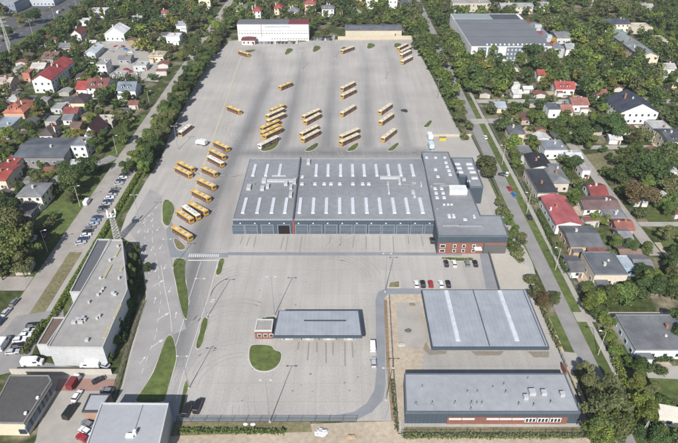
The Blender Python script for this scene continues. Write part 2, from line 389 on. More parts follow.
# grass islands with kerbs, each a low kerbed bed
ISL = [[(163, 196), (177, 206), (171.5, 222), (168, 228), (161, 222)], [(170.7, 258), (186.6, 258), (184.5, 268), (187, 284), (189, 297), (187, 328), (177.5, 297)],
       [(166.5, 335), (173, 334.5), (178, 354), (175, 370), (166, 397), (165, 404), (133, 404), (138, 397), (154.5, 370)],
       [(203.5, 316), (209, 317), (206, 335), (200, 350), (195, 349.5), (198, 335)], [(220, 258), (225.5, 258), (223, 270), (220, 276), (215, 276), (217, 266)],
       [(185, 379), (189.5, 381), (187, 395), (181.5, 416), (177.5, 415)], [(249, 346), (254, 344), (272, 344.5), (275, 350), (283, 352), (282, 362), (275, 370), (264, 373), (253, 370), (247.5, 360)],
       [(261, 320), (266, 317), (276, 316.5), (276, 320)], [(172, 236), (184, 243), (187, 250), (176, 251)],
       [(283.7, 57), (286, 49), (290, 48), (295.4, 49.8)], [(312, 54), (313.3, 46), (318, 45.5), (323, 48)], [(242, 53), (246, 50), (258, 49.5), (252, 53)],
       [(340.7, 54), (341, 46.5), (349, 47.5)], [(366.6, 50.5), (367, 43.5), (372, 43), (377.5, 46)], [(394, 49), (393.6, 43.5), (399, 43), (403.4, 45)],
       [(259, 150), (279, 136.5), (279.8, 143.6), (274, 150), (262.8, 152)], [(302, 151), (319, 141), (318.5, 147.4), (310.4, 152)], [(343.8, 151), (358.8, 141), (358.8, 147.4), (352.5, 152)],
       [(385, 151), (399, 141), (399, 146), (392.7, 151.6)], [(421.5, 127.3), (431.5, 118.8), (432.3, 123.5), (427.8, 128)], [(441, 257.5), (474, 258.5), (474, 261), (452, 261.5)], [(389, 282), (400, 281), (400, 288), (388, 288)]]
for k, q in enumerate(ISL):
    w = W(q)
    if k not in (7, 20, 21): w = smooth_poly(w, 2)
    cx = sum(a for a, _ in w) / len(w); cy = sum(b_ for _, b_ in w) / len(w)
    mb = MB(); mb.prism(w, 0, .14)
    o = mb.build('island_kerb', M_KERB); o['kind'] = 'structure'
    def shrink(p, d=.35):
        r = math.hypot(p[0] - cx, p[1] - cy); return (cx + (p[0] - cx) * (1 - d / max(r, 1)), cy + (p[1] - cy) * (1 - d / max(r, 1)))
    sheet('island_grass', [shrink(p) for p in w], .15, M_GRASS if k not in (8, 21) else M_DRYGRASS, True)

# ------------------------------------------------------------------ markings
def strip(mb, a, b_, w, z=.085):
    (x0, y0), (x1, y1) = a, b_; L_ = math.hypot(x1 - x0, y1 - y0); nx, ny = -(y1 - y0) / L_ * w / 2, (x1 - x0) / L_ * w / 2
    q = [(x0 + nx, y0 + ny, z), (x0 - nx, y0 - ny, z), (x1 - nx, y1 - ny, z), (x1 + nx, y1 + ny, z)]
    mb.quad(*q)
def dashed(mb, a, b_, w, on, off):
    L_ = math.hypot(b_[0] - a[0], b_[1] - a[1]); t = 0
    while t < L_:
        e = min(t + on, L_); f = lambda s: (a[0] + (b_[0] - a[0]) * s / L_, a[1] + (b_[1] - a[1]) * s / L_)
        strip(mb, f(t), f(e), w); t += on + off
mk = MB()
for poly in ([(153, 213), (152.5, 240), (158, 268), (161, 300), (156, 335), (141, 375)], [(145, 218), (145, 250), (150, 280)]):
    q = W(poly)
    for a, b_ in zip(q[:-1], q[1:]): dashed(mk, a, b_, .16, 1.8, 2.4)
for poly in ([(161, 265), (165, 290), (170, 312), (172, 332)], [(187, 305), (201, 262)], [(218, 262), (209, 295), (183, 375), (176, 400)], [(190, 300), (174, 352)]):
    q = W(poly)
    for a, b_ in zip(q[:-1], q[1:]): strip(mk, a, b_, .17)
q = W([(189, 257.8), (189, 258), (218, 260), (218, 260)])
strip(mk, P(188, 260.5), P(219, 260.5), .5)
n = 15
for i in range(n):          # zebra crossing
    a = P(190 + i * 2.05, 254.3); b2 = P(190 + i * 2.05, 257.2); strip(mk, a, (a[0], b2[1]), .42)
def arrow(px, py, s=1.0, ang=0.0):
    s *= .72
    X, Y = P(px, py); c, si = math.cos(ang), math.sin(ang)
    def T(u, v): return (X + (u * c - v * si) * s, Y + (u * si + v * c) * s, .088)
    mk.quad(T(-.12, -2.2), T(.12, -2.2), T(.12, .6), T(-.12, .6)); mk.quad(T(-.55, .6), T(.55, .6), T(0, 2.1))
for px, py, a in [(139, 231, PI), (148, 231, 3.2), (158, 229, 3), (142, 252, PI), (152, 249, 3.2), (161, 247, 3), (156, 270, PI), (165, 267, 3.1), (170, 290, 3.1), (155, 300, .1), (143, 360, -.3), (176, 315, .1), (150, 215, 2.8), (157, 207, 2.8), (164, 203, 2.8), (145, 222, 2.8), (152, 220, 3)]:
    arrow(px, py, 1.0, a)
for px, py in [(164, 316), (158, 343), (159, 283)]:
    arrow(px, py, 1.35, -.7)
for px, py in [(212, 302), (209, 315), (213, 300)]: strip(mk, P(px - 2, py), P(px + 2, py), .4)
for col0, col1 in [((300, 62), (262, 145)), ]: pass
# faint stall lines of the bus bays
for (xa, ya), (xb, yb), nn in [((318, 58), (296, 147), 26), ((350, 58), (337, 147), 26), ((381, 58), (376, 147), 26), ((413, 62), (416, 130), 20), ((284, 62), (258, 140), 24)]:
    for i in range(nn):
        t = i / (nn - 1); 
        A = P(xa, ya); B = P(xb, yb); X = A[0] + (B[0] - A[0]) * t; Y = A[1] + (B[1] - A[1]) * t
        strip(mk, (X, Y), (X + .6, Y + .7), .14)
ob = mk.build('road_markings', M_ROADMARK); ob['kind'] = 'structure'
yl = MB(); strip(yl, P(188, 212), P(241, 57), .45, .09); strip(yl, P(190.5, 212), P(242.5, 57), .12, .092)
ob = yl.build('yellow_lane_line', M_YELLOWLINE); ob['kind'] = 'structure'
pm = MB()
for i in range(30):
    strip(pm, (-94.3, 161 + i * 2.65), (-90, 163 + i * 2.65), .12, .04)
ob = pm.build('parking_bay_lines', M_ROADMARK); ob['kind'] = 'structure'
em = MB()
dashed(em, (-237.5, 340), (-237.5, 800), .25, 4, 6); strip(em, (-245.5, 340), (-245.5, 900), .25, .04); strip(em, (-230, 340), (-230, 900), .25, .04)
ob = em.build('expressway_lines', M_ROADMARK); ob['kind'] = 'structure'; ob.location.z = -.045
# tyre streaks in front of the gates
st = MB()
for i, px in enumerate([243, 250, 256, 284, 288, 302, 331, 341, 354, 366, 380, 393, 408, 421]):
    a = P(px, 236); ln = 5 + (i * 37 % 6); strip(st, a, (a[0] + random.uniform(-.6, .3), a[1] - ln), .35, .045)
for i, px in enumerate([299, 309, 317, 326, 333, 345, 352]):
    a = P(px, 342); ln = 3 + (i * 53 % 7); strip(st, a, (a[0] + random.uniform(-.2, .2), a[1] - ln), .4, .045)
ob = st.build('tyre_streaks', mat('tyre_stain', (.25, .235, .215), .85, .15, 3)); ob['kind'] = 'structure'
ta = MB(); ra = random.Random(77)
for cx_, cy_, a0, a1 in ((232, 160, 200, 300), (300, 240, 20, 120), (250, 290, 100, 200), (330, 285, 10, 90), (355, 395, 270, 360), (300, 400, 180, 280), (230, 380, 90, 180), (262, 130, 150, 260), (295, 150, 180, 270), (336, 150, 180, 270), (378, 150, 180, 270), (414, 140, 180, 290), (240, 330, 60, 170), (205, 190, 250, 340), (360, 255, 100, 190)):
    X0, Y0 = P(cx_, cy_)
    for q_ in range(3):
        r_ = ra.uniform(8, 16); X1, Y1 = X0 + ra.uniform(-3, 3), Y0 + ra.uniform(-3, 3); pts_ = [(X1 + r_ * math.cos(math.radians(t)), Y1 + r_ * math.sin(math.radians(t))) for t in np.linspace(a0, a1, 14)]
        for dr in (0, 1.6):
            pp_ = [(X1 + (x - X1) * (1 + dr / r_), Y1 + (y - Y1) * (1 + dr / r_)) for x, y in pts_]
            for a, b_ in zip(pp_[:-1], pp_[1:]):
                if inside(a[0], a[1], LOT) and inside(b_[0], b_[1], LOT): strip(ta, a, b_, .22, .04)
ob = ta.build('tyre_arcs', mat('tyre_arc', (.30, .285, .265), .85, .2, 3)); ob['kind'] = 'structure'
# stains and manhole covers
mh = MB()
for i in range(26):
    px, py = random.uniform(232, 372), random.uniform(260, 410)
    if 270 < px < 368 and 305 < py < 345: continue
    X, Y = P(px, py); r = random.uniform(.1, .35)
    mh.quad(*[(X + r * math.cos(t) * random.uniform(.7, 1.3), Y + r * math.sin(t) * random.uniform(.7, 1.2), .05) for t in [k * PI / 4 for k in range(8)]])
ob = mh.build('oil_stains', mat('oil_stain', (.2, .19, .175), .8, .2, 3)); ob['kind'] = 'structure'

# ------------------------------------------------------------------ houses
WIN_FR = cmat('window_frame_white', (.7, .7, .68))
def add_windows(root, w, h, d, rows, cols, sides, mglass=M_GLASS, wh=1.2, ww=1.1, z0=1.0, frames=True):
    sto = h / rows
    for side in sides:
        span = w if side in 'SN' else d
        nc = cols if side in 'SN' else max(1, int(cols * d / max(w, 1)))
        nc = min(nc, 14)
        for r in range(rows):
            for k in range(nc):
                u = -span / 2 + span * (k + .5) / nc; z = r * sto + z0
                if z + wh > h - .15: continue
                mb = MB(); g = MB()
                if side == 'S': mb.box(u, -d / 2 - .03, z - .08, ww + .2, .1, wh + .16); g.box(u, -d / 2 - .065, z, ww, .05, wh)
                elif side == 'N': continue
                elif side == 'E': mb.box(w / 2 + .03, u, z - .08, .1, ww + .2, wh + .16); g.box(w / 2 + .065, u, z, .05, ww, wh)
                else: mb.box(-w / 2 - .03, u, z - .08, .1, ww + .2, wh + .16); g.box(-w / 2 - .065, u, z, .05, ww, wh)
                fo = mb.build('window', WIN_FR, root); g.build('pane', mglass, fo)
def gable_roof(w, d, h, rise, axis, over=.5, th=.22):
    """roof sheet with thickness and overhang, ridge along axis"""
    r = MB(); a = w / 2 + over; b_ = d / 2 + over
    if axis == 'x':
        e = h - rise * over / (d / 2)
        for s in (-1, 1):
            p = [(-a, s * b_, e), (a, s * b_, e), (a, 0, h + rise), (-a, 0, h + rise)]
            if s > 0: p = p[::-1]
            up = [(x, y, z + th) for x, y, z in p]
            r.quad(*up); r.quad(*p[::-1])
            for i in range(4): r.quad(p[i], p[(i + 1) % 4], up[(i + 1) % 4], up[i])
    else:
        e = h - rise * over / (w / 2)
        for s in (-1, 1):
            p = [(s * a, b_, e), (s * a, -b_, e), (0, -b_, h + rise), (0, b_, h + rise)]
            if s > 0: p = p[::-1]
            up = [(x, y, z + th) for x, y, z in p]
            r.quad(*up[::1]); r.quad(*p[::-1])
            for i in range(4): r.quad(p[i], p[(i + 1) % 4], up[(i + 1) % 4], up[i])
    return r
def hip_roof(w, d, h, rise, over=.5):
    r = MB(); a = w / 2 + over; b_ = d / 2 + over; k = min(a, b_) * .95
    z0 = h - .1; base = [(-a, -b_, z0), (a, -b_, z0), (a, b_, z0), (-a, b_, z0)]; b2 = [(x, y, z + .2) for x, y, z in base]
    if w >= d: r0, r1 = (-a + k, 0, h + rise), (a - k, 0, h + rise)
    else: r0, r1 = (0, -b_ + k, h + rise), (0, b_ - k, h + rise)
    for i in range(4): r.quad(base[i], base[(i + 1) % 4], b2[(i + 1) % 4], b2[i])
    r.quad(*base[::-1])
    if w >= d: r.quad(b2[0], b2[1], r1, r0); r.quad(b2[1], b2[2], r1); r.quad(b2[2], b2[3], r0, r1); r.quad(b2[3], b2[0], r0)
    else: r.quad(b2[0], b2[1], r0); r.quad(b2[1], b2[2], r1, r0); r.quad(b2[2], b2[3], r1); r.quad(b2[3], b2[0], r0, r1)
    return r
HC = [0]; PATIO = []
def house(label, x0, x1, y, d, h, typ='gx', rise=2.5, wc=(.6, .58, .53), rc=(.1, .1, .11), ang=0, name='house', cat='house', rows=None, cols=None, chim=True, land=None, world=None, mroof=None, sides='SEW', win=True, door=True, group=None):
    if world: X, Y, w = world
    else:
        A = P(x0, y); B = P(x1, y); w = B[0] - A[0]; X = (A[0] + B[0]) / 2; Y = A[1] + d / 2
    HC[0] += 1; rnd = random.Random(HC[0])
    root = empty(name, (X, Y, 0), ang); tag(root, label, cat, group)
    BLOCK.append((X - w / 2 - 1.6, X + w / 2 + 1.6, Y - d / 2 - (1.5 if name == 'garden_shed' else 6 if Y > 260 else 3.5), Y + d / 2 + 1.2))
    if land: LAND.append((land, X, Y))
    mw = cmat('plaster', wc); mr = mroof or cmat('roof', rc, .7, .2, 2.2, .3)
    wl = MB()
    if typ == 'gx':
        a, b_ = w / 2, d / 2
        wl.box(0, 0, 0, w, d, h)
        for s in (-1, 1): wl.quad(*[(s * a, -b_, h), (s * a, b_, h), (s * a, 0, h + rise - .05)][::s])
        rf = gable_roof(w, d, h, rise, 'x')
    elif typ == 'gy':
        a, b_ = w / 2, d / 2
        wl.box(0, 0, 0, w, d, h)
        for s in (-1, 1): wl.quad(*[(a, s * b_, h), (-a, s * b_, h), (0, s * b_, h + rise - .05)][::s])
        rf = gable_roof(w, d, h, rise, 'y')
    elif typ == 'hip':
        wl.box(0, 0, 0, w, d, h - .15); rf = hip_roof(w, d, h, rise)
    else:
        wl.box(0, 0, 0, w, d, h); rf = None
    wl.build('wall', mw, root)
    if rf is None:
        rf = MB(); rf.box(0, 0, h + .003, w - .5, d - .5, .12)
        par = MB(); t = .25
        for (cx, cy, sx, sy) in ((0, -d / 2 + t / 2 - .03, w + .06, t), (0, d / 2 - t / 2 + .03, w + .06, t), (-w / 2 + t / 2 - .03, 0, t, d - 2 * t + .06), (w / 2 - t / 2 + .03, 0, t, d - 2 * t + .06)): par.box(cx, cy, h - .1, sx, sy, .45)
        par.build('parapet', cmat('parapet', tuple(min(.6, c * .8 + .08) for c in rc)), root)
    ro = rf.build('roof', mr, root)
    if chim and w > 6:
        cx, cy = rnd.uniform(-w / 4, w / 4), rnd.uniform(-d / 6, d / 6)
        top = h + (rise + .9 if typ != 'flat' else 1.1)
        c = MB(); c.box(cx, cy, h - .3, .7, .9, top - h + .3); c.box(cx, cy, top, .85, 1.05, .12); c.build('chimney', cmat('chimney', (.5, .47, .43) if rnd.random() < .6 else (.3, .15, .1)), ro)
        if rnd.random() < .6:
            c = MB(); c.box(cx + rnd.uniform(1.5, 2.5) * rnd.choice((-1, 1)), -cy, h - .1, .6, .6, top - h - .4); c.build('roof_vent', cmat('chimney', (.55, .54, .5)), ro)
    if win and w > 7.5 and name in ('house', 'villa', 'office_building') and land:
        k = rnd.random(); sx = rnd.choice((-1, 1)); pw, pd, ph = rnd.uniform(2.5, 4), rnd.uniform(2, 3), rnd.uniform(2.3, 2.8)
        pm = MB(); px_ = sx * (w / 2 - pw / 2 - .4); pm.box(px_, -d / 2 - pd / 2, 0, pw, pd, ph); po = pm.build('porch', cmat('plaster', tuple(c * .92 for c in wc)), root)
        pm = MB(); pm.box(px_, -d / 2 - pd / 2 - .1, ph + .003, pw + .4, pd + .4, .18, top=(.96, .9)); pm.build('porch_roof', cmat('roof', tuple(c * .8 + .04 for c in rc), .7, .2, 2.2, .3), po)
        if typ in ('gx', 'hip') and rise > 1.4 and w > 9:
            for uu in (-w * .2, w * .16):
                dm = MB(); zz = h + rise * .12; dm.box(uu, -d * .3, zz, 1.5, d * .22, rise * .55); do = dm.build('dormer', mw, root)
                dm = MB(); dm.box(uu, -d * .3 - .05, zz + rise * .55 + .003, 1.8, d * .24, .14); dm.build('dormer_roof', mr, do); dm = MB(); dm.box(uu, -d * .41 - .03, zz + rise * .15, .9, .08, rise * .33); dm.build('pane', M_GLASS, do)
        elif typ == 'gy' and rise > 1.4:
            for yy in (-d * .2, d * .15):
                for q_ in (-1, 1): dm = MB(); xx = q_ * w * .27; zz = h + rise * (1 - abs(xx) / (w / 2)); dm.box(xx, yy, zz + .1, .8, 1.1, .22); dm.build('roof_window', M_GLASS, ro)
        if rnd.random() < .8:
            a0 = X + rnd.choice((-1, 1)) * (w / 2 + 1.6); PATIO.append((a0, Y + rnd.uniform(-d / 2, 0), rnd.uniform(2.5, 4), rnd.uniform(5, 10)))
            PATIO.append((X + rnd.uniform(-w / 4, w / 4), Y - d / 2 - 3, rnd.uniform(3, 7), rnd.uniform(2, 4)))
    if win:
        rows = rows or max(1, int(h / 2.7)); cols = cols or max(1, int(w / 3))
        add_windows(root, w, h, d, rows, cols, sides)
    if door and h > 2.6:
        dr = MB(); dr.box(w / 2 - .9 if cols and cols > 1 else w * .4 - .4, -d / 2 - .04, 0, .95, .1, 2.05); dr.build('door', cmat('door', rnd.choice([(.2, .1, .06), (.45, .44, .42), (.12, .14, .13)])), root)
    return root
WH = (.66, .65, .62); CR = (.56, .5, .38); BG = (.45, .4, .32)
GR = (.17, .175, .185); DK = (.075, .08, .09); RD = (.27, .055, .055); MR = (.16, .055, .05); BR = (.13, .085, .065); LG = (.5, .5, .5); TL = (.33, .12, .08)
hs = [
 ('long white flat-roofed warehouse beside the expressway tree belt', 89, 106, 18, 12, 5, 'flat', 0, WH, LG, 'white warehouse'),
 ('pale grey shed in front of the long white warehouse', 79, 90, 26, 9, 3.5, 'flat', 0, WH, LG, 'pale grey shed'),
 ('white gabled house with dark red roof near the expressway belt', 72, 82, 41, 12, 4.6, 'gy', 3, WH, MR, 'dark red roofed house'),
 ('large white gabled tent-like hall at the works yard', 106, 125, 41, 15, 5, 'gy', 4, (.7, .7, .7), (.66, .66, .66), 'white gabled hall'),
 ('light grey low hall left of the works yard', 85, 96, 59, 17, 3.6, 'gy', 2, (.5, .52, .54), (.45, .48, .5), 'light grey hall'),
 ('plain white two-storey block below the works yard', 98, 108, 75, 10, 6.5, 'flat', 0, WH, (.3, .3, .3), 'white two-storey block'),
 ('weathered brown-roofed workshop among trees left of the red block', 43, 57, 64, 15, 3.6, 'gx', 2, (.3, .26, .22), (.16, .1, .085), 'brown workshop'),
 ('small grey-roofed shed behind the brown workshop', 60, 71, 52, 9, 3.2, 'gx', 1.5, (.4, .4, .38), GR, 'grey shed'),
 ('low white house with pale roof left of the red apartment block', 32, 45, 73, 10, 3, 'gx', 1.8, WH, (.42, .4, .37), 'low pale house'),
 ('long white apartment block with bright red roof and gable front', 35.5, 54.5, 93, 33, 7.6, 'gy', 3, (.64, .64, .6), RD, 'red-roofed apartment block'),
 ('red-roofed wing at the left end of the brown-roofed terrace', 77.5, 88, 96, 12, 4, 'gx', 2.5, WH, (.3, .06, .055), 'red-roofed wing'),
 ('white terrace with brown roof and white dormer fronts', 89, 109, 97, 13, 5.5, 'gx', 3, WH, (.17, .07, .06), 'brown-roofed terrace'),
 ('white house with blue-grey roof behind the conifer hedge', 119, 136.5, 98, 10, 4.6, 'gx', 3, WH, (.15, .18, .22), 'blue-grey roofed house'),
 ('cream house with dark hipped roof below the red-roofed wing', 72.5, 86.5, 112, 11, 5.2, 'hip', 2.5, (.62, .55, .38), (.07, .05, .055), 'cream hipped house'),
 ('pinkish house cut by the left edge, above the orange-walled house', -6, 12, 92, 11, 4.6, 'gx', 2, (.55, .42, .36), (.4, .33, .3), 'pinkish house'),
 ('narrow orange brick house left of the red-roofed apartment block', 24.5, 31.5, 82, 8, 5.2, 'flat', 0, (.42, .16, .1), (.28, .12, .09), 'orange brick house'),
 ('salmon-walled house with wide red tile hipped roof', 6, 26, 121, 15, 4.6, 'hip', 3.6, (.55, .33, .22), TL, 'tile-roofed salmon house'),
 ('low white annex with red-brown roof below the cream house', 64.5, 78, 118, 8, 2.8, 'gx', 1.6, WH, (.2, .06, .055), 'red-brown annex'),
 ('grey shed among the cluster of garden sheds, topmost', 52, 63, 114, 8, 2.8, 'flat', 0, (.45, .45, .43), (.3, .3, .3), None),
 ('small white-walled shed with grey roof right of the shed cluster', 64, 73, 125, 7, 3, 'gx', 1.3, WH, GR, None),
 ('dull grey lean-to shed lowest in the shed cluster', 46, 57, 127, 7, 2.8, 'flat', 0, (.4, .39, .37), (.24, .24, .23), None),
 ('blue-grey roofed building cut by the left edge above the dark-roofed office', -8, 10.5, 137, 15, 4, 'flat', 0, (.4, .42, .44), (.25, .29, .33), 'blue-grey building'),
 ('small white house with dark brown hipped roof behind the office', 40.5, 53.5, 141, 10, 3, 'hip', 2.4, WH, (.085, .065, .06), 'brown hipped house'),
 ('white house with steep dark brown gable right of the office', 86, 98.5, 142, 13, 4, 'gy', 4.2, WH, (.09, .045, .045), 'steep brown gable house'),
 ('beige flat-roofed garage row behind the steep gable house', 95, 113, 128, 9, 3, 'flat', 0, BG, (.45, .42, .36), 'beige garages'),
 ('long low office building with dark grey metal roof', 17, 66, 166, 19, 4.4, 'gx', 1.2, (.2, .2, .2), (.095, .105, .12), 'dark-roofed office'),
 ('bright white cube block at the right end of the dark-roofed office', 74, 88.5, 158, 9, 6, 'flat', 0, (.72, .73, .75), (.2, .22, .25), 'white cube block'),
 ('cream building with flat red roof at the left, farther of two', 3.5, 18, 174, 9, 4, 'flat', 0, CR, (.27, .06, .05), 'farther red flat roof'),
 ('cream building with red roof cut by the left edge, nearer of two', -12, 9, 190, 13, 4.6, 'gx', 1, CR, (.27, .06, .05), 'nearer red roof'),
 ('cream-white villa with grey roof left of the west street', 21.5, 45, 209, 10, 5.8, 'hip', 1.4, (.66, .62, .52), (.2, .205, .215), 'white villa'),
 ('dark garage in front of the cream-white villa', 16, 33, 221, 8, 2.6, 'flat', 0, (.2, .2, .2), (.07, .075, .085), 'dark garage'),
 ('cream bungalow with sandy roof right of the works yard', 150, 164, 62, 10, 3.8, 'hip', 2, CR, (.4, .33, .25), 'cream bungalow'),
 ('white boxy house left of the west street, nearer of two', 167, 180.5, 44, 9, 5, 'flat', 0, (.72, .72, .72), (.55, .55, .55), 'nearer boxy house'),
 ('white boxy house left of the west street, farther of two', 177, 188, 32, 10, 5, 'gx', 1.6, (.7, .7, .7), (.3, .31, .33), 'farther boxy house'),
 ('tall cream block at the top beside the west street', 199.5, 211, 9, 10, 7.5, 'flat', 0, (.6, .57, .42), (.45, .44, .4), 'tall cream block'),
 ('low white outbuilding left of the tall cream block', 193, 202, 13, 9, 3.2, 'flat', 0, WH, LG, None),
 ('dark grey shed at the left of the works yard fence', 119, 131, 64, 8, 3.2, 'gx', 1.3, (.3, .3, .3), GR, None),
 ('pale metal shed in the right part of the works yard', 134, 147, 71, 8, 3.2, 'flat', 0, (.45, .46, .46), (.38, .39, .4), None),
 ('grey open-fronted depot shed lining the works yard bottom', 112, 126, 80, 6, 3, 'flat', 0, (.4, .4, .38), (.33, .33, .32), None),
 ('huge blue-grey industrial building in the top left corner', -30, 17, 13, 60, 8, 'flat', 0, (.2, .24, .3), (.26, .28, .3), 'pale blue factory'),
 ('white low factory wing top left behind the roadside trees', 26, 55, 6, 22, 5, 'flat', 0, (.4, .43, .47), (.45, .46, .47), 'white factory wing'),
 # top centre
 ('white villa with grey hipped roof, leftmost behind the long white building', 236.5, 247, 15, 10, 5.4, 'hip', 2.5, WH, GR, 'leftmost grey villa'),
 ('narrow red-roofed villa behind the long white building, left one', 253, 261, 18, 9, 5.4, 'hip', 3, WH, (.3, .07, .07), 'left red villa'),
 ('red-roofed villa behind the long white building, middle one', 274.5, 282, 15, 9, 5.4, 'hip', 3, CR, (.3, .07, .07), 'middle red villa'),
 ('tall white house with steep grey roof behind the long white building', 288.5, 299, 20, 9, 6.5, 'hip', 2.8, (.7, .7, .7), (.19, .2, .22), 'steep grey house'),
 ('pink-cream three-storey villa with red roof top centre', 305, 316, 14, 10, 8, 'hip', 2.6, (.6, .47, .38), (.28, .08, .07), 'pink villa'),
 ('white two-storey villa with grey roof right of the pink villa', 322, 334, 17, 10, 6.5, 'hip', 2.5, (.6, .6, .6), GR, 'right grey villa'),
 ('small grey-roofed cottage behind the long grey-roofed shed', 352, 361, 17, 8, 3.6, 'hip', 2, WH, (.24, .25, .26), 'small cottage'),
 ('orange-cream narrow block at the top edge', 356, 361.5, 7, 9, 8, 'flat', 0, (.6, .42, .22), (.4, .35, .3), None),
 ('white block at the top edge, left of a pair', 366, 377.5, 9, 10, 8, 'flat', 0, (.72, .72, .7), LG, 'left white block'),
 ('white block at the top edge, right of a pair', 384, 397, 9, 10, 8, 'flat', 0, (.72, .72, .7), LG, 'right white block'),
 ('cream house with dark roof at the top beside the pair of white blocks', 401, 411, 10, 10, 4.5, 'gx', 2.6, CR, DK, 'dark-roofed cream house'),
 # right
 ('low cream gatehouse with grey gable in front of the big grey school', 508.5, 519, 75, 9, 3.6, 'gy', 1.6, CR, (.2, .21, .22), 'cream gatehouse'),
 ('long beige terrace at the top behind the school, left half', 452, 490, 12, 11, 7, 'flat', 0, BG, (.3, .28, .26), 'beige terrace'),
 ('beige block at the top behind the school, right half', 500, 532, 14, 11, 6, 'gx', 1.5, (.5, .45, .38), (.3, .3, .3), None),
 ('cream barrack with dark roof among trees at the upper right', 602, 628, 32, 12, 6, 'gx', 2, (.62, .56, .44), (.065, .07, .095), 'dark-roofed barrack'),
 ('green-grey roofed pavilion in front of the dark-roofed barrack', 613, 625, 39, 10, 4, 'hip', 1.5, (.45, .45, .4), (.17, .23, .22), 'green-grey pavilion'),
 ('beige flat-roofed hall right of the dark-roofed barrack', 630, 652, 34, 14, 4.2, 'flat', 0, BG, (.5, .45, .36), 'beige hall'),
 ('long cream barrack with grey-green gabled roof at the upper right', 638, 656, 66, 42, 6.5, 'gy', 2.2, (.6, .52, .4), (.2, .225, .23), 'long cream barrack'),
 ('beige block behind the long cream barrack', 655, 666, 49, 12, 5.5, 'flat', 0, BG, (.4, .36, .3), None),
 ('low white-roofed garages below the trees left of the long barrack', 605, 626, 73, 8, 3, 'flat', 0, (.55, .53, .5), (.55, .54, .52), 'white-roofed garages'),
 ('pale cottage at the right edge below the long barrack', 663, 684, 88, 10, 3.4, 'gx', 1.6, CR, (.4, .38, .36), 'pale cottage'),
 ('white house with bright red gabled roof by the gravel lane', 555, 573.5, 95, 9, 3.8, 'gx', 2.4, WH, (.30, .07, .065), 'bright red roofed house'),
 ('small red-roofed cottage among light trees left of the red house', 537.5, 544, 81, 8, 3.6, 'gx', 2, WH, (.3, .07, .06), None),
 ('white house with maroon roof strips left of the navy-roofed villa', 571, 587, 112, 10, 4.2, 'gx', 1.8, WH, (.26, .12, .1), 'maroon strip house'),
 ('white and red small house below the gravel lane', 561, 571.5, 119, 10, 4, 'gx', 1.7, WH, (.3, .15, .12), None),
 ('large white villa with navy-black roof and white gable', 618, 655, 124, 19, 6.4, 'gy', 4.6, (.74, .74, .74), (.045, .05, .07), 'navy-roofed villa'),
 ('white house half hidden by trees right of the big grey building', 565, 573, 56, 9, 5, 'gx', 2, WH, (.3, .31, .33), 'half hidden white house'),
 ('small white tower-like house deep in the upper right trees', 586, 592, 40, 7, 6, 'hip', 1.5, WH, (.3, .3, .3), None),
 ('beige block at the top edge above the dark-roofed barrack', 591, 602, 6, 10, 7, 'flat', 0, BG, (.4, .38, .34), None),
 ('pale house at the top edge in the far right woods', 640, 652, 14, 9, 5, 'gx', 2, CR, (.3, .29, .28), None),
 ('white house with grey roof at the top behind the big grey building', 538, 548, 12, 9, 5, 'gx', 2, WH, (.25, .25, .27), None),
 ('cottage with rusty roof among trees left of the navy-roofed villa', 596, 606, 101, 8, 3.4, 'gx', 1.8, WH, (.22, .1, .08), None),
 ('small white house behind the pale cottage at the right edge', 662, 674, 74, 8, 3.6, 'gx', 1.8, WH, (.35, .33, .31), None),
 ('white house at the top left of the tall cream block', 160, 168, 20, 9, 5, 'hip', 2, WH, (.3, .12, .1), None),
 ('pale house with grey roof in the woods above the works yard', 133, 142, 26, 9, 4.5, 'gx', 2, CR, (.28, .28, .28), None),
 ('cream house at the top left among dense trees', 112, 120, 9, 9, 5, 'gx', 2.2, CR, (.3, .2, .15), None),
 ('cream house with flat silvery roof right of the navy-roofed villa', 652, 671, 142, 12, 5.5, 'flat', 0, CR, (.4, .4, .4), 'silvery-roofed house'),
 ('cream house with black roof at the right edge', 664, 688, 153, 13, 6, 'gx', 1.6, CR, (.08, .085, .1), 'black-roofed edge house'),
 ('bungalow with pale blue-grey roof at the lane corner', 492, 505, 113, 9, 3, 'gx', 1.4, CR, (.3, .34, .4), 'blue-grey bungalow'),
 ('small brown-roofed cottage right of the lane bungalow', 521, 532, 125, 8, 3, 'hip', 1.8, (.4, .3, .25), (.13, .075, .06), 'small brown cottage'),
 ('house with dark grey hipped roof beside a cream yard', 509, 523, 142, 9, 4.4, 'hip', 1.6, CR, (.11, .115, .125), 'dark hipped house'),
 ('small white house with dark flat roof among trees', 547.5, 559, 118, 9, 4.6, 'flat', 0, (.74, .74, .74), (.1, .11, .13), 'small white flat house'),
 ('white house with dark blue panels on its flat roof', 543, 565.5, 159, 10, 4.4, 'flat', 0, WH, (.2, .22, .25), 'blue panel house'),
 ('light grey metal shed right of the blue panel house', 567, 581, 165, 8, 3, 'gx', 1, (.5, .52, .54), (.48, .5, .52), 'light metal shed'),
 ('grey flat-roofed row house behind the black-roofed house', 520, 533, 164, 10, 4, 'flat', 0, (.4, .38, .35), (.16, .165, .17), None),
 ('white house with black low gabled roof near the east street', 530.5, 549.5, 177, 12, 4.6, 'gy', 1.0, WH, (.03, .03, .035), 'black-roofed house'),
 ('long house with flat tarred black roof behind the big red roof', 536, 556.5, 202, 20, 4, 'flat', 0, (.55, .5, .42), (.045, .048, .055), 'tarred roof house'),
 ('large house with bright pinkish-red sheet roof and white walls', 554.5, 579, 234, 19, 4.4, 'gy', 1.2, (.66, .66, .66), (.33, .095, .10), 'big pink-red roof house'),
 ('beige house with grey hipped roof right of the tarred roof house', 552, 567, 192, 16, 4.4, 'hip', 1.5, (.5, .44, .36), (.17, .175, .18), 'grey hipped beige house'),
 ('tiny white house with red roof edge by the back lane', 580.5, 588.5, 179, 7, 4, 'flat', 0, WH, (.36, .33, .33), None),
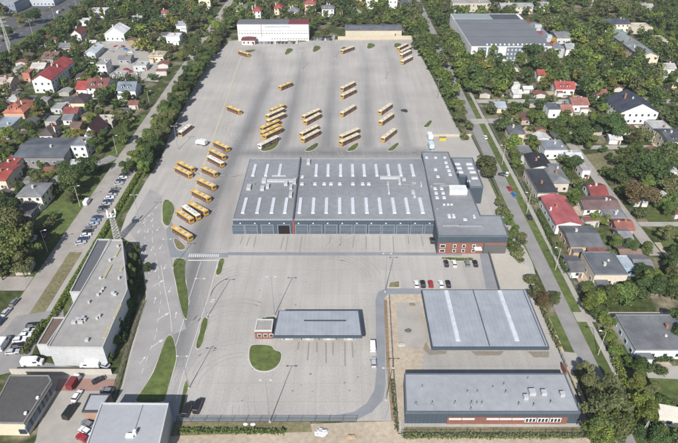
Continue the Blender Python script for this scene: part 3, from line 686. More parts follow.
 ('white bungalow with maroon roof beside the back lane', 590, 606, 201, 9, 2.8, 'gx', 1.6, (.72, .72, .7), (.2, .055, .05), 'maroon-roofed bungalow'),
 ('long white bungalow with dark ridge and red-brown roof edges', 583, 618, 215, 9, 2.8, 'gx', 1.1, WH, (.15, .1, .095), 'long bungalow'),
 ('grey flat-roofed garage below the long bungalow', 606, 626, 225, 8, 2.8, 'flat', 0, (.4, .4, .4), (.2, .21, .22), None),
 ('small maroon-roofed shed by the back lane', 615.5, 632, 236, 7, 2.8, 'gx', 1.2, (.45, .25, .2), (.24, .1, .08), 'maroon shed'),
 ('little grey shed below the maroon-roofed shed', 619, 630, 245, 6, 2.8, 'gx', 1, (.5, .5, .5), (.2, .2, .21), None),
 ('orange-cream house with dark grey gabled roof below the pink-red roof', 569, 600, 255, 12, 3.8, 'gx', 1.2, (.5, .36, .24), (.12, .125, .135), 'orange-cream house'),
 ('maroon-roofed annex right of the orange-cream house', 589, 604, 262, 8, 2.6, 'gx', 1, (.35, .25, .2), (.17, .075, .065), None),
 ('broad flat-roofed house with dark grey felt roof and cream walls', 591.5, 624, 286, 12, 4.6, 'flat', 0, (.56, .5, .4), (.12, .13, .145), 'broad grey flat house'),
 ('small dark-roofed house with white wall left of the broad flat-roofed house', 570, 582, 278, 8, 2.8, 'gx', 1, WH, (.12, .12, .125), 'small dark-roofed house'),
 ('bright blue walled outbuilding right of the broad flat-roofed house', 621.5, 634, 276, 7, 3, 'flat', 0, (.2, .4, .62), (.35, .4, .45), 'blue outbuilding'),
 ('white-walled bungalow with grey roof right of the blue outbuilding', 635, 651, 277, 8, 3, 'gx', 1.1, (.6, .58, .55), (.17, .17, .18), 'grey bungalow'),
 ('brown-roofed shed behind the blue outbuilding', 620, 640, 263, 6, 2.6, 'gx', 1, (.3, .25, .2), (.2, .14, .11), None),
 ('pale blue-white single-storey building with wide grey roof, lower right', 632, 694, 359, 14, 3.4, 'flat', 0, (.58, .65, .68), (.145, .15, .16), 'wide grey-roofed building'),
]
for t in hs:
    ld = t[10]
    nm = 'house'; ct = 'house'
    s = t[0]
    for k_, n_, c_ in (('shed', 'shed', 'shed'), ('garage', 'garage', 'garage'), ('warehouse', 'warehouse', 'warehouse'), ('hall ', 'hall', 'hall'), ('block', 'apartment_block', 'building'), ('office', 'office_building', 'building'), ('factory', 'factory_wing', 'building'), ('industrial', 'factory', 'building'), ('barrack', 'barrack', 'building'), ('villa', 'villa', 'villa')):
        if k_ in s.split(' behind')[0].split(' below')[0].split(' left of')[0].split(' right of')[0].split(' beside')[0] + ' ': nm, ct = n_, c_; break
    house(s, t[1], t[2], t[3], t[4], t[5], t[6], t[7], t[8], t[9], land=ld, name=nm, cat=ct)

# ------------------------------------------------------------------ depot buildings
def poly_building(name, label, cat, roofpx, h, mwall, mroof, par=.35, parmat=None, base=0):
    """building whose flat roof outline is surveyed at roof height h"""
    w = W(roofpx, h); cx = sum(a for a, _ in w) / len(w); cy = sum(b_ for _, b_ in w) / len(w)
    root = empty(name, (cx, cy, 0)); tag(root, label, cat)
    off = (cx, cy, 0)
    mb = MB(); mb.prism(w, base, h); mb.build('wall', mwall, root, off)
    ins = inset(w, .3); mb = MB(); mb.prism(ins, h + .003, h + .06); mb.build('roof', mroof, root, off)
    pr = MB(); outer = inset(w, -.04)
    for i in range(len(w)):
        j = (i + 1) % len(w)
        a, b_, c, d_ = outer[i], outer[j], ins[j], ins[i]
        z0, z1 = h - .25, h + par
        pr.quad((*a, z0), (*b_, z0), (*b_, z1), (*a, z1)); pr.quad((*b_, z1), (*c, z1), (*d_, z1), (*a, z1)); pr.quad((*c, z0), (*d_, z0), (*d_, z1), (*c, z1)); pr.quad((*a, z0), (*d_, z0), (*c, z0), (*b_, z0))
    pr.build('parapet', parmat or M_DARKMETAL, root, off)
    BLOCKP.append(inset(w, -2))
    return root, w, off
def inset(w, d):
    a = sum(w[i][0] * w[(i + 1) % len(w)][1] - w[(i + 1) % len(w)][0] * w[i][1] for i in range(len(w)))
    s = 1 if a > 0 else -1; n = len(w); out = []
    for i in range(n):
        p0, p1, p2 = w[i - 1], w[i], w[(i + 1) % n]
        def nrm(a, b_):
            L_ = math.hypot(b_[0] - a[0], b_[1] - a[1]); return (-(b_[1] - a[1]) / L_ * s, (b_[0] - a[0]) / L_ * s)
        n1, n2 = nrm(p0, p1), nrm(p1, p2); k = 1 + n1[0] * n2[0] + n1[1] * n2[1]
        out.append((p1[0] + (n1[0] + n2[0]) / k * d, p1[1] + (n1[1] + n2[1]) / k * d))
    return out
def part_box(name, m, root, off, pa, pb, z0, z1, hz):
    """axis-aligned roof fitting between two pixels seen at height hz"""
    a = P(*pa, hz); b_ = P(*pb, hz)
    mb = MB(); mb.box((a[0] + b_[0]) / 2, (a[1] + b_[1]) / 2, z0, abs(b_[0] - a[0]), abs(b_[1] - a[1]), z1 - z0)
    return mb.build(name, m, root, off)
HH = 6.2
ax0, yS = P(232.6, 219.8, HH); xM, _ = P(293.3, 219.8, HH); xE, _ = P(437.3, 219.8, HH); _, yN = P(300, 158.8, HH)
def rect_building(name, label, cat, x0, x1, y0, y1, h, mw, mr, par=.35, pm=None):
    r, w, off = poly_building(name, label, cat, [PX(x0, y0, h), PX(x1, y0, h), PX(x1, y1, h), PX(x0, y1, h)], h, mw, mr, par, pm)
    return r, off
hall, off = rect_building('bus_hall', 'wide grey-roofed bus workshop hall with rows of white skylights', 'hall', ax0, xE, yS, yN, HH, M_CLAD, M_ROOFG, .3, cmat('coping', (.26, .28, .3)))
LAND.append(('bus workshop hall', (ax0 + xE) / 2, (yS + yN) / 2))
fw = MB(); fw.box(xM, (yS + yN) / 2, HH - .2, .5, yN - yS + .6, 1.0); fw.build('fire_wall', cmat('firewall', (.07, .085, .1)), hall, off)
rp = MB(); rp.box(xM, yS - .12, 0, .5, .2, HH - .3); rp.build('red_downpipe', cmat('red_sheet', (.3, .06, .05)), hall, off)
def skylight(px, pya, pyb, wid):
    X, Y0 = P(px, pyb, HH); _, Y1 = P(px, pya, HH)
    mb = MB(); mb.box(X, (Y0 + Y1) / 2, HH + .05, wid, Y1 - Y0, .45, top=(.8, .97)); o = mb.build('skylight', M_SKYL, hall, off)
for px in (252.8, 265.6, 279, 316, 328, 340.7, 352.9, 364.6, 377.1, 389.2, 401.2, 413.7):
    skylight(px, 164.8, 176.6, 1.35)
for px in (242.7, 257, 271.5, 284.8, 299.3, 313, 326.3, 339.8, 353.2, 367.1, 380.8, 394.7, 408.4, 423):
    X, Y0 = P(px, 213.5, HH); skylight(px, 198.4, 213.8, 1.4)
for px, py in ((302, 184.3), (315, 184.3), (324.3, 184.3), (331, 184.3), (339.8, 184.3), (352.9, 184.3), (362.7, 184.3), (368.8, 184.3), (302.6, 177.3)):
    X, Y = P(px, py, HH); mb = MB(); mb.box(X, Y, HH + .05, 1.4, 1.9, .4, top=(.85, .85)); mb.build('roof_hatch', M_SKYL, hall, off)
for (a, b_, zt) in (((264, 179.4), (294.5, 181.4), .9), ((272, 174.8), (287, 175.6), .5), ((262.5, 179), (266, 182.5), 1.5), ((266.5, 184.5), (269, 188), 1.4), ((247.5, 185), (250.5, 189.5), 1.3), ((261, 186.5), (264, 190), 1.2), ((284.5, 181.5), (287.5, 185), 1.4), ((290, 185), (292.2, 189), 1.3), ((289.5, 192.5), (292, 197), 1.4), ((293.5, 179), (296, 183.5), 1.2), ((307, 160), (310, 164), 1.6),
                     ((380, 176.4), (400.5, 178.2), 1.0), ((397.8, 179), (401, 184), 1.2), ((387.3, 187.5), (390, 193.5), 1.3), ((402, 178), (406, 180), .9), ((412, 182), (416, 183), .5), ((420, 183), (422, 186), 1.3), ((411, 190), (415, 193), .7), ((413, 195), (416, 197), .9), ((387, 182), (389, 184.5), .9)):
    part_box('roof_unit', cmat('unit', (.4, .41, .42)), hall, off, a, b_, HH + .05, HH + .05 + zt * .75, HH + .5)
vr = random.Random(5)
for i in range(30):
    X = vr.uniform(ax0 + 3, xE - 3); Y = vr.uniform(yS + 18, yN - 15)
    mb = MB(); mb.tube((X, Y, HH), (X, Y, HH + vr.uniform(.5, 1.1)), .16, .16, 8); mb.build('vent_pipe', M_METAL, hall, off)
for px0 in (398, 404, 410):  # conduits
    part_box('conduit', M_METAL, hall, off, (px0, 184.2), (px0 + 5.5, 184.7), HH + .07, HH + .25, HH)
# gates along the south front
def gate(cx, w, h, y, root, off, open_=False):
    fr = MB(); fr.box(cx - w / 2 - .12, y - .08, 0, .24, .2, h + .2); fr.box(cx + w / 2 + .12, y - .08, 0, .24, .2, h + .2); fr.box(cx, y - .08, h, w, .2, .2)
    f = fr.build('gate_frame', cmat('gate_frame', (.2, .23, .26)), root, off)
    lf = MB(); lf.box(cx, y - .04, 0, w, .1, h); lf.build('gate_leaf_or_shade', cmat('gate_leaf_or_shade', (.075, .1, .125) if not open_ else (.01, .01, .012)), f, off)  # open gate: closed panel painted near-black for the shade inside the hall
    for r in range(2):
        g = MB()
        for c in range(5): g.box(cx - w / 2 + w * (c + .5) / 5, y - .1, 1.4 + r * .9, w / 5 * .7, .05, .5)
        if not open_: g.build('gate_window', cmat('gate_glass', (.12, .15, .18), .2), f, off)
gx = [239, 252, 268, 284.5, 302, 316, 331, 346, 360, 374.5, 388, 402, 416, 430]
for i, px in enumerate(gx):
    X, _ = P(px, 233); gate(X, 4.2, 3.9, yS, hall, off, i == 3)
for i in range(14):
    X = ax0 + (xE - ax0) * (i + .5) / 14; mb = MB(); mb.box(X, yS - .12, 4.6, .5, .25, .25); mb.build('wall_lamp', cmat('lamp_white', (.7, .7, .7)), hall, off)
# office block B/C/D east of the hall
hB = 8.0
xB0 = xE + .4
tB = P(421, 152.5, hB); 
def RX(px, py, h): return P(px, py, h)[0]
def RY(px, py, h): return P(px, py, h)[1]
xb1 = RX(448.3, 152, hB); yb1 = RY(421, 152, hB)
yF = RY(470, 237, hB - 1)
offc, w, off2 = poly_building('depot_office', 'grey-roofed depot office wing with red brick south front beside the hall', 'building',
    [(438.2, 236.5), (508.5, 236.5), (501, 216), (480.5, 216), (470, 190), (460.5, 185.5), (448.3, 152.5), (421.5, 152.5)], 7.2, M_CLAD, M_ROOFG, .4, cmat('coping_dark', (.1, .12, .14)))
LAND.append(('depot office', P(470, 225)[0], P(470, 225)[1]))
wy = min(p[1] for p in w); wx0 = [p for p in w if abs(p[1] - wy) < .5]; bx0 = min(p[0] for p in wx0); bx1 = max(p[0] for p in wx0)
br = MB(); bw = P(484, 240)[0]; bw = bx0 + (bx1 - bx0) * .66
br.box((bx0 + bw) / 2 + .2, wy - .1, 0, bw - bx0 - .4, .24, 4.6); br.build('brick_front', M_BRICK, offc, off2)
br = MB(); br.box((bw + bx1) / 2 + .1, wy - .1, 3.9, bx1 - bw - .5, .24, .7); br.build('brick_lintel', M_BRICK, offc, off2)
dk = MB(); dk.box((bw + bx1) / 2 + .1, wy - .09, 0, bx1 - bw - .6, .2, 3.9); dk.build('passage_shade_panel', cmat('shade_opening', (.1, .1, .1)), offc, off2)  # solid panel, the passage's shade is put into its dark colour
for cx_ in (.12, .38, .58, .8):
    X = bx0 + (bw - bx0) * cx_
    for z in (.7, 2.7):
        g = MB(); g.box(X, wy - .25, z, 1.9 if cx_ == .12 else 1.2, .1, 1.3); fo = g.build('window', cmat('office_frame', (.66, .66, .64)), offc, off2)
        g = MB(); g.box(X, wy - .31, z + .15, (1.9 if cx_ == .12 else 1.2) - .3, .05, 1.0); g.build('pane', M_GLASS, fo, off2)
cn = MB(); cn.box(bx0 + (bw - bx0) * .88, wy - 1.2, 2.8, 2.5, 2, .15); cn.build('entrance_canopy', M_WHITE, offc, off2)
blkC, wC, offC = poly_building('stair_block', 'taller dark-walled block with skylight rows at the north-east of the office', 'building',
    [(469.8, 187.5), (483.3, 187.5), (472.5, 158.5), (451, 158.5), (459, 176), (466, 176.5)], 7.4, M_CLAD, M_ROOFG, .5, cmat('coping_dark', (.1, .12, .14)))
def roof_things(root, off, lst, h, nm, m, zt=.4):
    for (px, py, sx, sy) in lst:
        X, Y = P(px, py, h); mb = MB(); mb.box(X, Y, h + .05, sx, sy, zt, top=(.88, .88)); mb.build(nm, m, root, off)
roof_things(offc, off2, [(426.5, 158, 1.2, 1.2), (435.5, 158, 1.2, 1.2), (444.6, 158, 1.2, 1.2), (445.8, 163, 1.3, 1.6), (447, 167, 1.3, 1.6), (448.8, 171, 1.3, 1.6), (450, 175, 1.3, 1.6), (435.5, 170, 1.3, 1.6), (437.8, 177, 1.3, 1.6),
    (435, 189, 1.3, 1.6), (441.5, 189, 1.3, 1.6), (436, 193.5, 1.3, 1.6), (443, 193.5, 1.3, 1.6), (437, 198, 1.3, 1.6), (444, 198, 1.3, 1.6), (444, 205, .9, .9), (448, 205, .9, .9), (451.5, 205, .9, .9), (449, 216.5, 1.1, 2.3), (453.5, 216.5, 1.1, 2.3), (465, 220, 1.4, 1.2), (474, 217, .7, 2)], 7.2, 'skylight', M_SKYL)
roof_things(offc, off2, [(439, 184, 5, .5), (452, 226, 7, .6), (470, 226.5, 9, .5), (431, 186, .6, 2), (437, 209, .8, .8), (446, 186, 5, .4)], 7.2, 'roof_duct', M_METAL, .5)
roof_things(blkC, offC, [(457, 164.5, 2.6, 1.5), (469, 164.5, 2.6, 1.5), (458.5, 168.5, 2.6, 1.5), (470.5, 168.5, 2.6, 1.5), (460, 172.5, 2.6, 1.5), (472.5, 172.5, 2.6, 1.5), (474.5, 178.5, 2.6, 1.5), (468.5, 181.5, 1.2, 1.2)], 7.4, 'skylight', M_SKYL)
wbx, wwb, offw = poly_building('roof_plant_room', 'white box-shaped plant room standing on the office roof', 'plant room', [(450, 191), (467.5, 191), (465.5, 185.5), (449.2, 185.5)], 9.0, M_WHITE, mat('white_roof', (.6, .62, .63), .6), .15, M_WHITE, 7.27)
# low ramp wall round the yard
def wall_line(label, pts, h, t, m, name='boundary_wall', cat='wall', world=False):
    w = pts if world else W(pts); c = (sum(p[0] for p in w) / len(w), sum(p[1] for p in w) / len(w), 0)
    mb = MB()
    for a, b_ in zip(w[:-1], w[1:]):
        L_ = math.hypot(b_[0] - a[0], b_[1] - a[1]); mb.box((a[0] + b_[0]) / 2, (a[1] + b_[1]) / 2, 0, L_ + t * .98, t, h, math.atan2(b_[1] - a[1], b_[0] - a[0]))
    o = mb.build(name, m, None, c); tag(o, label, cat); return o
wall_line('beige retaining wall round the small walled yard', [(432, 151), (431, 136.5), (471, 136.3)], 1.2, .3, cmat('beige_wall', BG))
wall_line('low dark wall along the east side of the walled yard', [(471.5, 137), (483, 160), (506, 214)], 1.4, .25, cmat('dark_wall', (.12, .13, .14)))
wall_line('dark retaining wall beside the ramp south of the office', [(486.5, 246), (499, 291)], 1.3, .35, cmat('dark_wall', (.12, .13, .14)))
sheet('ramp_paving', [(478, 246), (486, 246), (498.5, 289), (486, 289)], .06, M_BLUEASPH)
sheet('pale_apron', [(488, 244), (503, 244), (508, 254), (530, 268), (528, 289), (499.5, 289)], .05, mat('beige_slab2', (.42, .39, .34), .8, .08, 1, big=.06))
# canopy service island
def canopy(name, label, px, h, mroof, recess=4.5, th=.9, hb=None):
    w = W(px, h); cx = sum(a for a, _ in w) / 4; cy = sum(b_ for _, b_ in w) / 4; off = (cx, cy, 0)
    root = empty(name, (cx, cy, 0)); tag(root, label, 'canopy')
    mb = MB(); mb.prism(w, h - th, h); mb.build('fascia', M_CLAD, root, off)
    mb = MB(); mb.prism(inset(w, .35), h + .003, h + .1); mb.build('roof', mroof, root, off)
    x0 = min(p[0] for p in w); x1 = max(p[0] for p in w); y0 = min(p[1] for p in w); y1 = max(p[1] for p in w)
    n = max(2, int((x1 - x0) / 6))
    for i in range(n + 1):
        for yy in (y0 + 3.2, y1 - .8):
            mb = MB(); mb.box(x0 + 2.4 + (x1 - x0 - 4.8) * i / n, yy, 0, .25, .25, h - th); mb.build('column', M_METAL, root, off)
    mb = MB(); mb.box(cx, y1 - 2.2, 0, x1 - x0 - 2, 3, h - th - .01); mb.build('back_wall', cmat('canopy_wall', (.25, .26, .27)), root, off)
    BLOCKP.append(inset(w, -2)); return root, (x0, x1, y0, y1), off
cr, bb, co_ = canopy('fuelling_canopy', 'long low fuelling canopy with pale blue-grey roof in the middle of the yard', [(273, 336), (362.5, 336), (359, 310.3), (278.5, 310.3)], 5.0, M_ROOFL)
LAND.append(('fuelling canopy', co_[0], co_[1]))
part_box('ridge_vent', M_DARKMETAL, cr, co_, (304, 320.5), (346, 321.3), 5.1, 5.35, 5.1)
for i in range(4):
    X = bb[0] + 3.5 + i * (bb[1] - bb[0] - 7) / 3; mb = MB(); mb.box(X, bb[2] + 4, .15, 1, 1, 1.8); mb.box(X, bb[2] + 4, 0, 3.4, 1.2, .15); mb.build('fuel_pump', cmat('pump', (.5, .5, .5)), cr, co_)
kio, wk, offk = poly_building('brick_kiosk', 'small red brick kiosk with pale roof at the left end of the fuelling canopy', 'kiosk', [(254.5, 331), (271.8, 331), (273.5, 319.5), (257, 319.5)], 3.2, M_BRICK, M_ROOFP, .25, cmat('coping_pale', (.5, .5, .5)))
yk = min(p[1] for p in wk); xk = min(p[0] for p in wk)
for i in range(3):
    g = MB(); g.box(xk + 1.3 + i * 1.7, yk - .05, .9, 1.1, .12, 1.2); fo = g.build('window', WIN_FR, kio, offk); g = MB(); g.box(xk + 1.3 + i * 1.7, yk - .12, 1.0, .9, .05, 1.0); g.build('pane', M_GLASS, fo, offk)
# building E: big canopy hall
ce, bb, oe = canopy('bus_shelter_hall', 'large low canopy hall with pale ribbed roof and two long skylights', [(431.8, 347.3), (549.5, 347.3), (526.2, 289.6), (421.2, 289.6)], 4.2, M_ROOFL, th=1.1)
LAND.append(('ribbed-roof canopy hall', oe[0], oe[1]))
for t in (.235, .74):
    X = bb[0] + (bb[1] - bb[0]) * t; mb = MB(); mb.box(X, (bb[2] + bb[3]) / 2 + .8, 4.3, 1.35, (bb[3] - bb[2]) * .88, .25, top=(.8, 1)); mb.build('skylight', M_SKYL, ce, oe)
X = bb[0] + (bb[1] - bb[0]) * .49; mb = MB(); mb.box(X, (bb[2] + bb[3]) / 2, 4.3, .25, bb[3] - bb[2] - .8, .12); mb.build('roof_joint', M_DARKMETAL, ce, oe)
X = bb[0] + (bb[1] - bb[0]) * .965; mb = MB(); mb.box(X, (bb[2] + bb[3]) / 2, 4.3, .2, bb[3] - bb[2] - .8, .12); mb.build('roof_joint', M_DARKMETAL, ce, oe)
# building F
bF, wF, oF = poly_building('garage_building', 'long low blue-grey roofed building with brick and dark south wall, lower right', 'building', [(405.6, 413), (580.5, 413), (564.8, 374), (404.2, 374)], 4.0, M_CLAD, mat('bluegrey_membrane', (.31, .322, .345), .75, .1, .5, big=.12), .3, cmat('coping_dark', (.1, .12, .14)))
LAND.append(('long blue-grey building', oF[0], oF[1]))
y0 = min(p[1] for p in wF); x0 = min(p[0] for p in wF); x1 = max(p[0] for p in wF)
xb = RX(447, 420, 1.5); xe2 = RX(567, 420, 1.5)
mb = MB(); mb.box((xb + xe2) / 2, y0 - .1, 0, xe2 - xb, .24, 2.5); mb.build('brick_front', M_BRICK, bF, oF)
for i in range(9):
    X = xb + 2 + i * (xe2 - xb) / 9.6
    if i < 6:
        if i == 2: continue
        mb = MB(); mb.box(X, y0 - .26, 1.75, 3.2, .1, .6); mb.build('window_band', cmat('window_band', (.62, .6, .57), .4), bF, oF)
    else:
        mb = MB(); mb.box(X, y0 - .26, .9, 2.7, .12, 1.5); fo = mb.build('window', WIN_FR, bF, oF)
        for k in range(3): g = MB(); g.box(X - .85 + k * .85, y0 - .33, 1.05, .6, .05, 1.2); g.build('pane', M_GLASS, fo, oF)
for px, py, s in ((531.8, 393, 1.6), (525.5, 398, 1.1), (543.5, 393.5, 1.3), (562, 395, 1.1), (506, 393, .6), (493, 388, .5), (477.5, 392.5, .5), (467.5, 392.5, .5), (471.5, 404.5, .7), (471, 410, .6), (455, 404, .6), (432, 405, .7), (415.5, 405, .6), (422, 387.5, .5), (519, 405, .6), (534, 406, .6), (551, 403, .6), (482, 404, .5), (504, 385, .5), (477, 404, .5), (528, 379, .4)):
    X, Y = P(px, py, 4.2); mb = MB()
    if s > 1: mb.box(X, Y, 4.06, s, s, 1.0)
    else: mb.tube((X, Y, 4.06), (X, Y, 4.06 + s * 1.6), .16, .16, 8); mb.box(X, Y, 4.06, s * .9, s * .9, .35)
    mb.build('roof_vent', cmat('unit', (.4, .41, .42)) if s > 1 else M_METAL, bF, oF)
# building A wedge
M_WALLA = cmat('white_cladding', (.44, .45, .46))
bA, wA, oA = poly_building('wedge_warehouse', 'long wedge-shaped warehouse with pale flat roof left of the entry road', 'warehouse', [(48, 347.6), (103, 348), (127.6, 290), (122.3, 240.2), (111, 240.2)], 7.0, M_WALLA, M_ROOFP, .35, cmat('coping_pale2', (.4, .4, .39)))
LAND.append(('wedge-shaped warehouse', oA[0], oA[1]))
bA2, _, oA2 = poly_building('warehouse_side_wing', 'narrow dark-roofed side wing along the wedge-shaped warehouse', 'building', [(83.5, 293), (70, 293), (97.5, 240), (110.5, 240)], 6.4, M_WALLA, mat('dark_felt', (.11, .115, .125), .8, .1, 1, big=.1), .5, cmat('coping_pale2', (.4, .4, .39)))
bA3, _, oA3 = poly_building('brown_roofed_wing', 'low wing with brown roof and white wall at the near end of the warehouse', 'building', [(37, 345.5), (47.5, 345.5), (66, 318), (53, 318)], 4.2, M_WALLA, mat('brown_felt', (.14, .105, .085), .8, .12, 1, big=.1), .4, cmat('coping_pale2', (.4, .4, .39)))
for px, py, sx, sy in ((78, 319.5, 1.4, 1.2), (81, 321.5, 1.4, 1.2), (84, 320, 1.2, 1), (74, 322, 1.2, 1), (99.5, 316, .8, .8), (97, 318, .6, .6), (87, 340, 1, .8), (89, 302, .6, .6), (113, 293, 1, .7), (115, 294.5, 1, .6), (101, 291.5, .8, .6), (103, 288.5, .8, .6), (98, 294.5, .8, .6), (100.5, 278, .8, .6), (119, 278, .6, .6), (110, 260, .7, .6), (118, 246, .7, .6), (83, 318, .9, .9)):
    X, Y = P(px, py, 7.4); mb = MB(); mb.box(X, Y, 7.06, sx, sy, .8); mb.build('roof_vent', cmat('unit', (.4, .41, .42)), bA, oA)
for a, b_ in (((106, 265), (108.5, 279)), ((116, 248), (119, 257)), ((106, 325), (108, 338)), ((121, 266), (122.5, 271)), ((116, 305), (119, 318))):
    X0, Y0 = P(*a, 7.1); X1, Y1 = P(*b_, 7.1); mb = MB(); mb.box((X0 + X1) / 2, (Y0 + Y1) / 2, 7.06, .9, abs(Y1 - Y0), .3); mb.build('roof_light', cmat('yellowed_plastic', (.36, .33, .22)), bA, oA)
# building G
bG, wG, oG = poly_building('dark_roofed_workshop', 'workshop with dark felt roof and cream wall in the bottom left corner', 'workshop', [(-14, 423), (24, 423.5), (51.5, 381), (48.5, 375.5), (10, 375.5)], 4.6, cmat('plaster', CR), mat('dark_felt2', (.085, .082, .08), .85, .12, 1, big=.12), .2, cmat('coping_grey', (.2, .2, .2)))
LAND.append(('dark-roofed workshop', oG[0], oG[1]))
a, b_ = wG[1], wG[2]
for i in range(7):
    t = (i + .6) / 7.2; X = a[0] + (b_[0] - a[0]) * t; Y = a[1] + (b_[1] - a[1]) * t; an = math.atan2(b_[1] - a[1], b_[0] - a[0])
    mb = MB(); mb.box(X, Y, 1.4, 2.6, .3, 2.0, an); mb.build('window', cmat('blue_pane', (.12, .17, .24), .2), bG, oG)
mb = MB(); mb.box(wG[0][0] + 8, min(wG[0][1], wG[1][1]) - .1, .9, 1.6, .3, 1.5); mb.build('window', M_GLASS, bG, oG)
for px, py in ((38, 398.5), (26, 414)):
    X, Y = P(px, py, 4.6); mb = MB(); mb.box(X, Y, 4.6, .6, .6, .6); mb.build('roof_vent', M_WHITE, bG, oG)
# building I
bI, wI, oI = poly_building('pale_roofed_building', 'wide building with pale blue-grey flat roof at the bottom beside the entry road', 'building', [(84, 452), (158, 452), (168.8, 403.8), (101.5, 403.3)], 6.6, cmat('plaster_grey', (.4, .4, .4)), mat('pale_membrane', (.34, .35, .37), .75, .06, .8, big=.08), .3, cmat('coping_pale3', (.45, .46, .47)))
LAND.append(('pale flat-roofed building', oI[0], oI[1]))
X, Y = P(130, 436, 6.8); mb = MB(); mb.box(X, Y, 6.66, 1.8, .9, .6); mb.box(X + 1, Y + .6, 6.66, .7, .7, 1.3); mb.build('roof_unit', M_WHITE, bI, oI)
mb = MB(); a = P(143, 405, 6.7); b_ = P(134, 433, 6.7); mb.tube((*a, 6.72), (*b_, 6.72), .05); mb.build('roof_cable', M_DARKMETAL, bI, oI)
bJ, wJ, oJ = poly_building('entrance_annex', 'small grey-roofed annex with dark edge left of the pale flat-roofed building', 'annex', [(82, 412), (100, 412), (111, 394.5), (90, 394.5)], 3.4, cmat('plaster_brown', (.3, .2, .15)), mat('pale_membrane', (.3, .3, .3)), .3, M_DARKMETAL)

# far long white building + annex + grey-roofed shed + wall
def far_white():
    A = P(238.5, 41); B = P(309, 41); w = B[0] - A[0]; h = 11.8; d = 11; X = (A[0] + B[0]) / 2; Y = A[1] + d / 2
    r = empty('long_white_building', (X, Y, 0)); tag(r, 'long white three-storey building with grey roof at the far end of the yard', 'building'); LAND.append(('long white building', X, Y))
    BLOCK.append((X - w / 2 - 3, X + w / 2 + 3, Y - d / 2 - 8, Y + d / 2 + 2))
    mb = MB(); mb.box(0, 0, 0, w, d, h); mb.build('wall', cmat('bright_plaster', (.62, .61, .60)), r)
    rf = MB(); rf.box(-w * .14, 0, h + .003, w * .72, d + .6, .5); rf.build('roof', cmat('roof', (.13, .135, .145)), r)
    rf = MB(); rf.box(w * .36 + .02, 0, h + .003, w * .28 - .04, d + .6, .55); rf.build('maroon_roof', cmat('roof', (.16, .04, .05)), r)
    for z in (1.2, 5.0, 7.0):
        n = 26
        for i in range(n):
            if z == 1.2 and i < 12: continue
            u = -w / 2 + w * (i + .7) / (n + .4); g = MB(); g.box(u, -d / 2 - .04, z, w / n * .62, .1, .8 if z != 7.0 else .35); g.build('window', cmat('grey_glass', (.25, .27, .28), .3), r)
    tx = MB(); rr = random.Random(2); u = -w * .1
    while u < w * .24:      # blurred blue lettering high on the front
        ww = rr.uniform(.5, .9)
        if rr.random() > .12: tx.box(u, -d / 2 - .08, 9.5, ww * .34, .16, 1.15); tx.box(u + ww * .4, -d / 2 - .08, 9.5 + rr.choice((0, .45, .9)), ww * .45, .16, .25)
        u += ww + .25
    tx.build('lettering', cmat('blue_letters', (.12, .16, .33)), r)
    pp = MB(); pp.box(-w * .165, -d / 2 - .1, 3, .25, .2, 9); pp.build('red_downpipe', cmat('red_sheet', (.3, .06, .05)), r)
far_white()
house('small annex with maroon hipped roof in front of the long white building', 242, 255, 45, 7, 3.4, 'hip', 1.6, (.6, .5, .47), (.13, .045, .05), name='annex', cat='annex', land='maroon annex', chim=False)
house('long low cream shed with dark grey roof at the far end of the yard', 345.5, 401.5, 36.5, 14, 4.6, 'gx', .9, (.5, .45, .35), (.12, .125, .14), name='shed', cat='shed', land='long grey-roofed shed', chim=False, win=False)
bw_ = wall_line('beige panel wall between the yard and the grey-roofed shed', [(338, 40), (413, 39.3)], 2.6, .3, cmat('beige_wall2', (.45, .39, .29)))
for i in range(0):
    pass
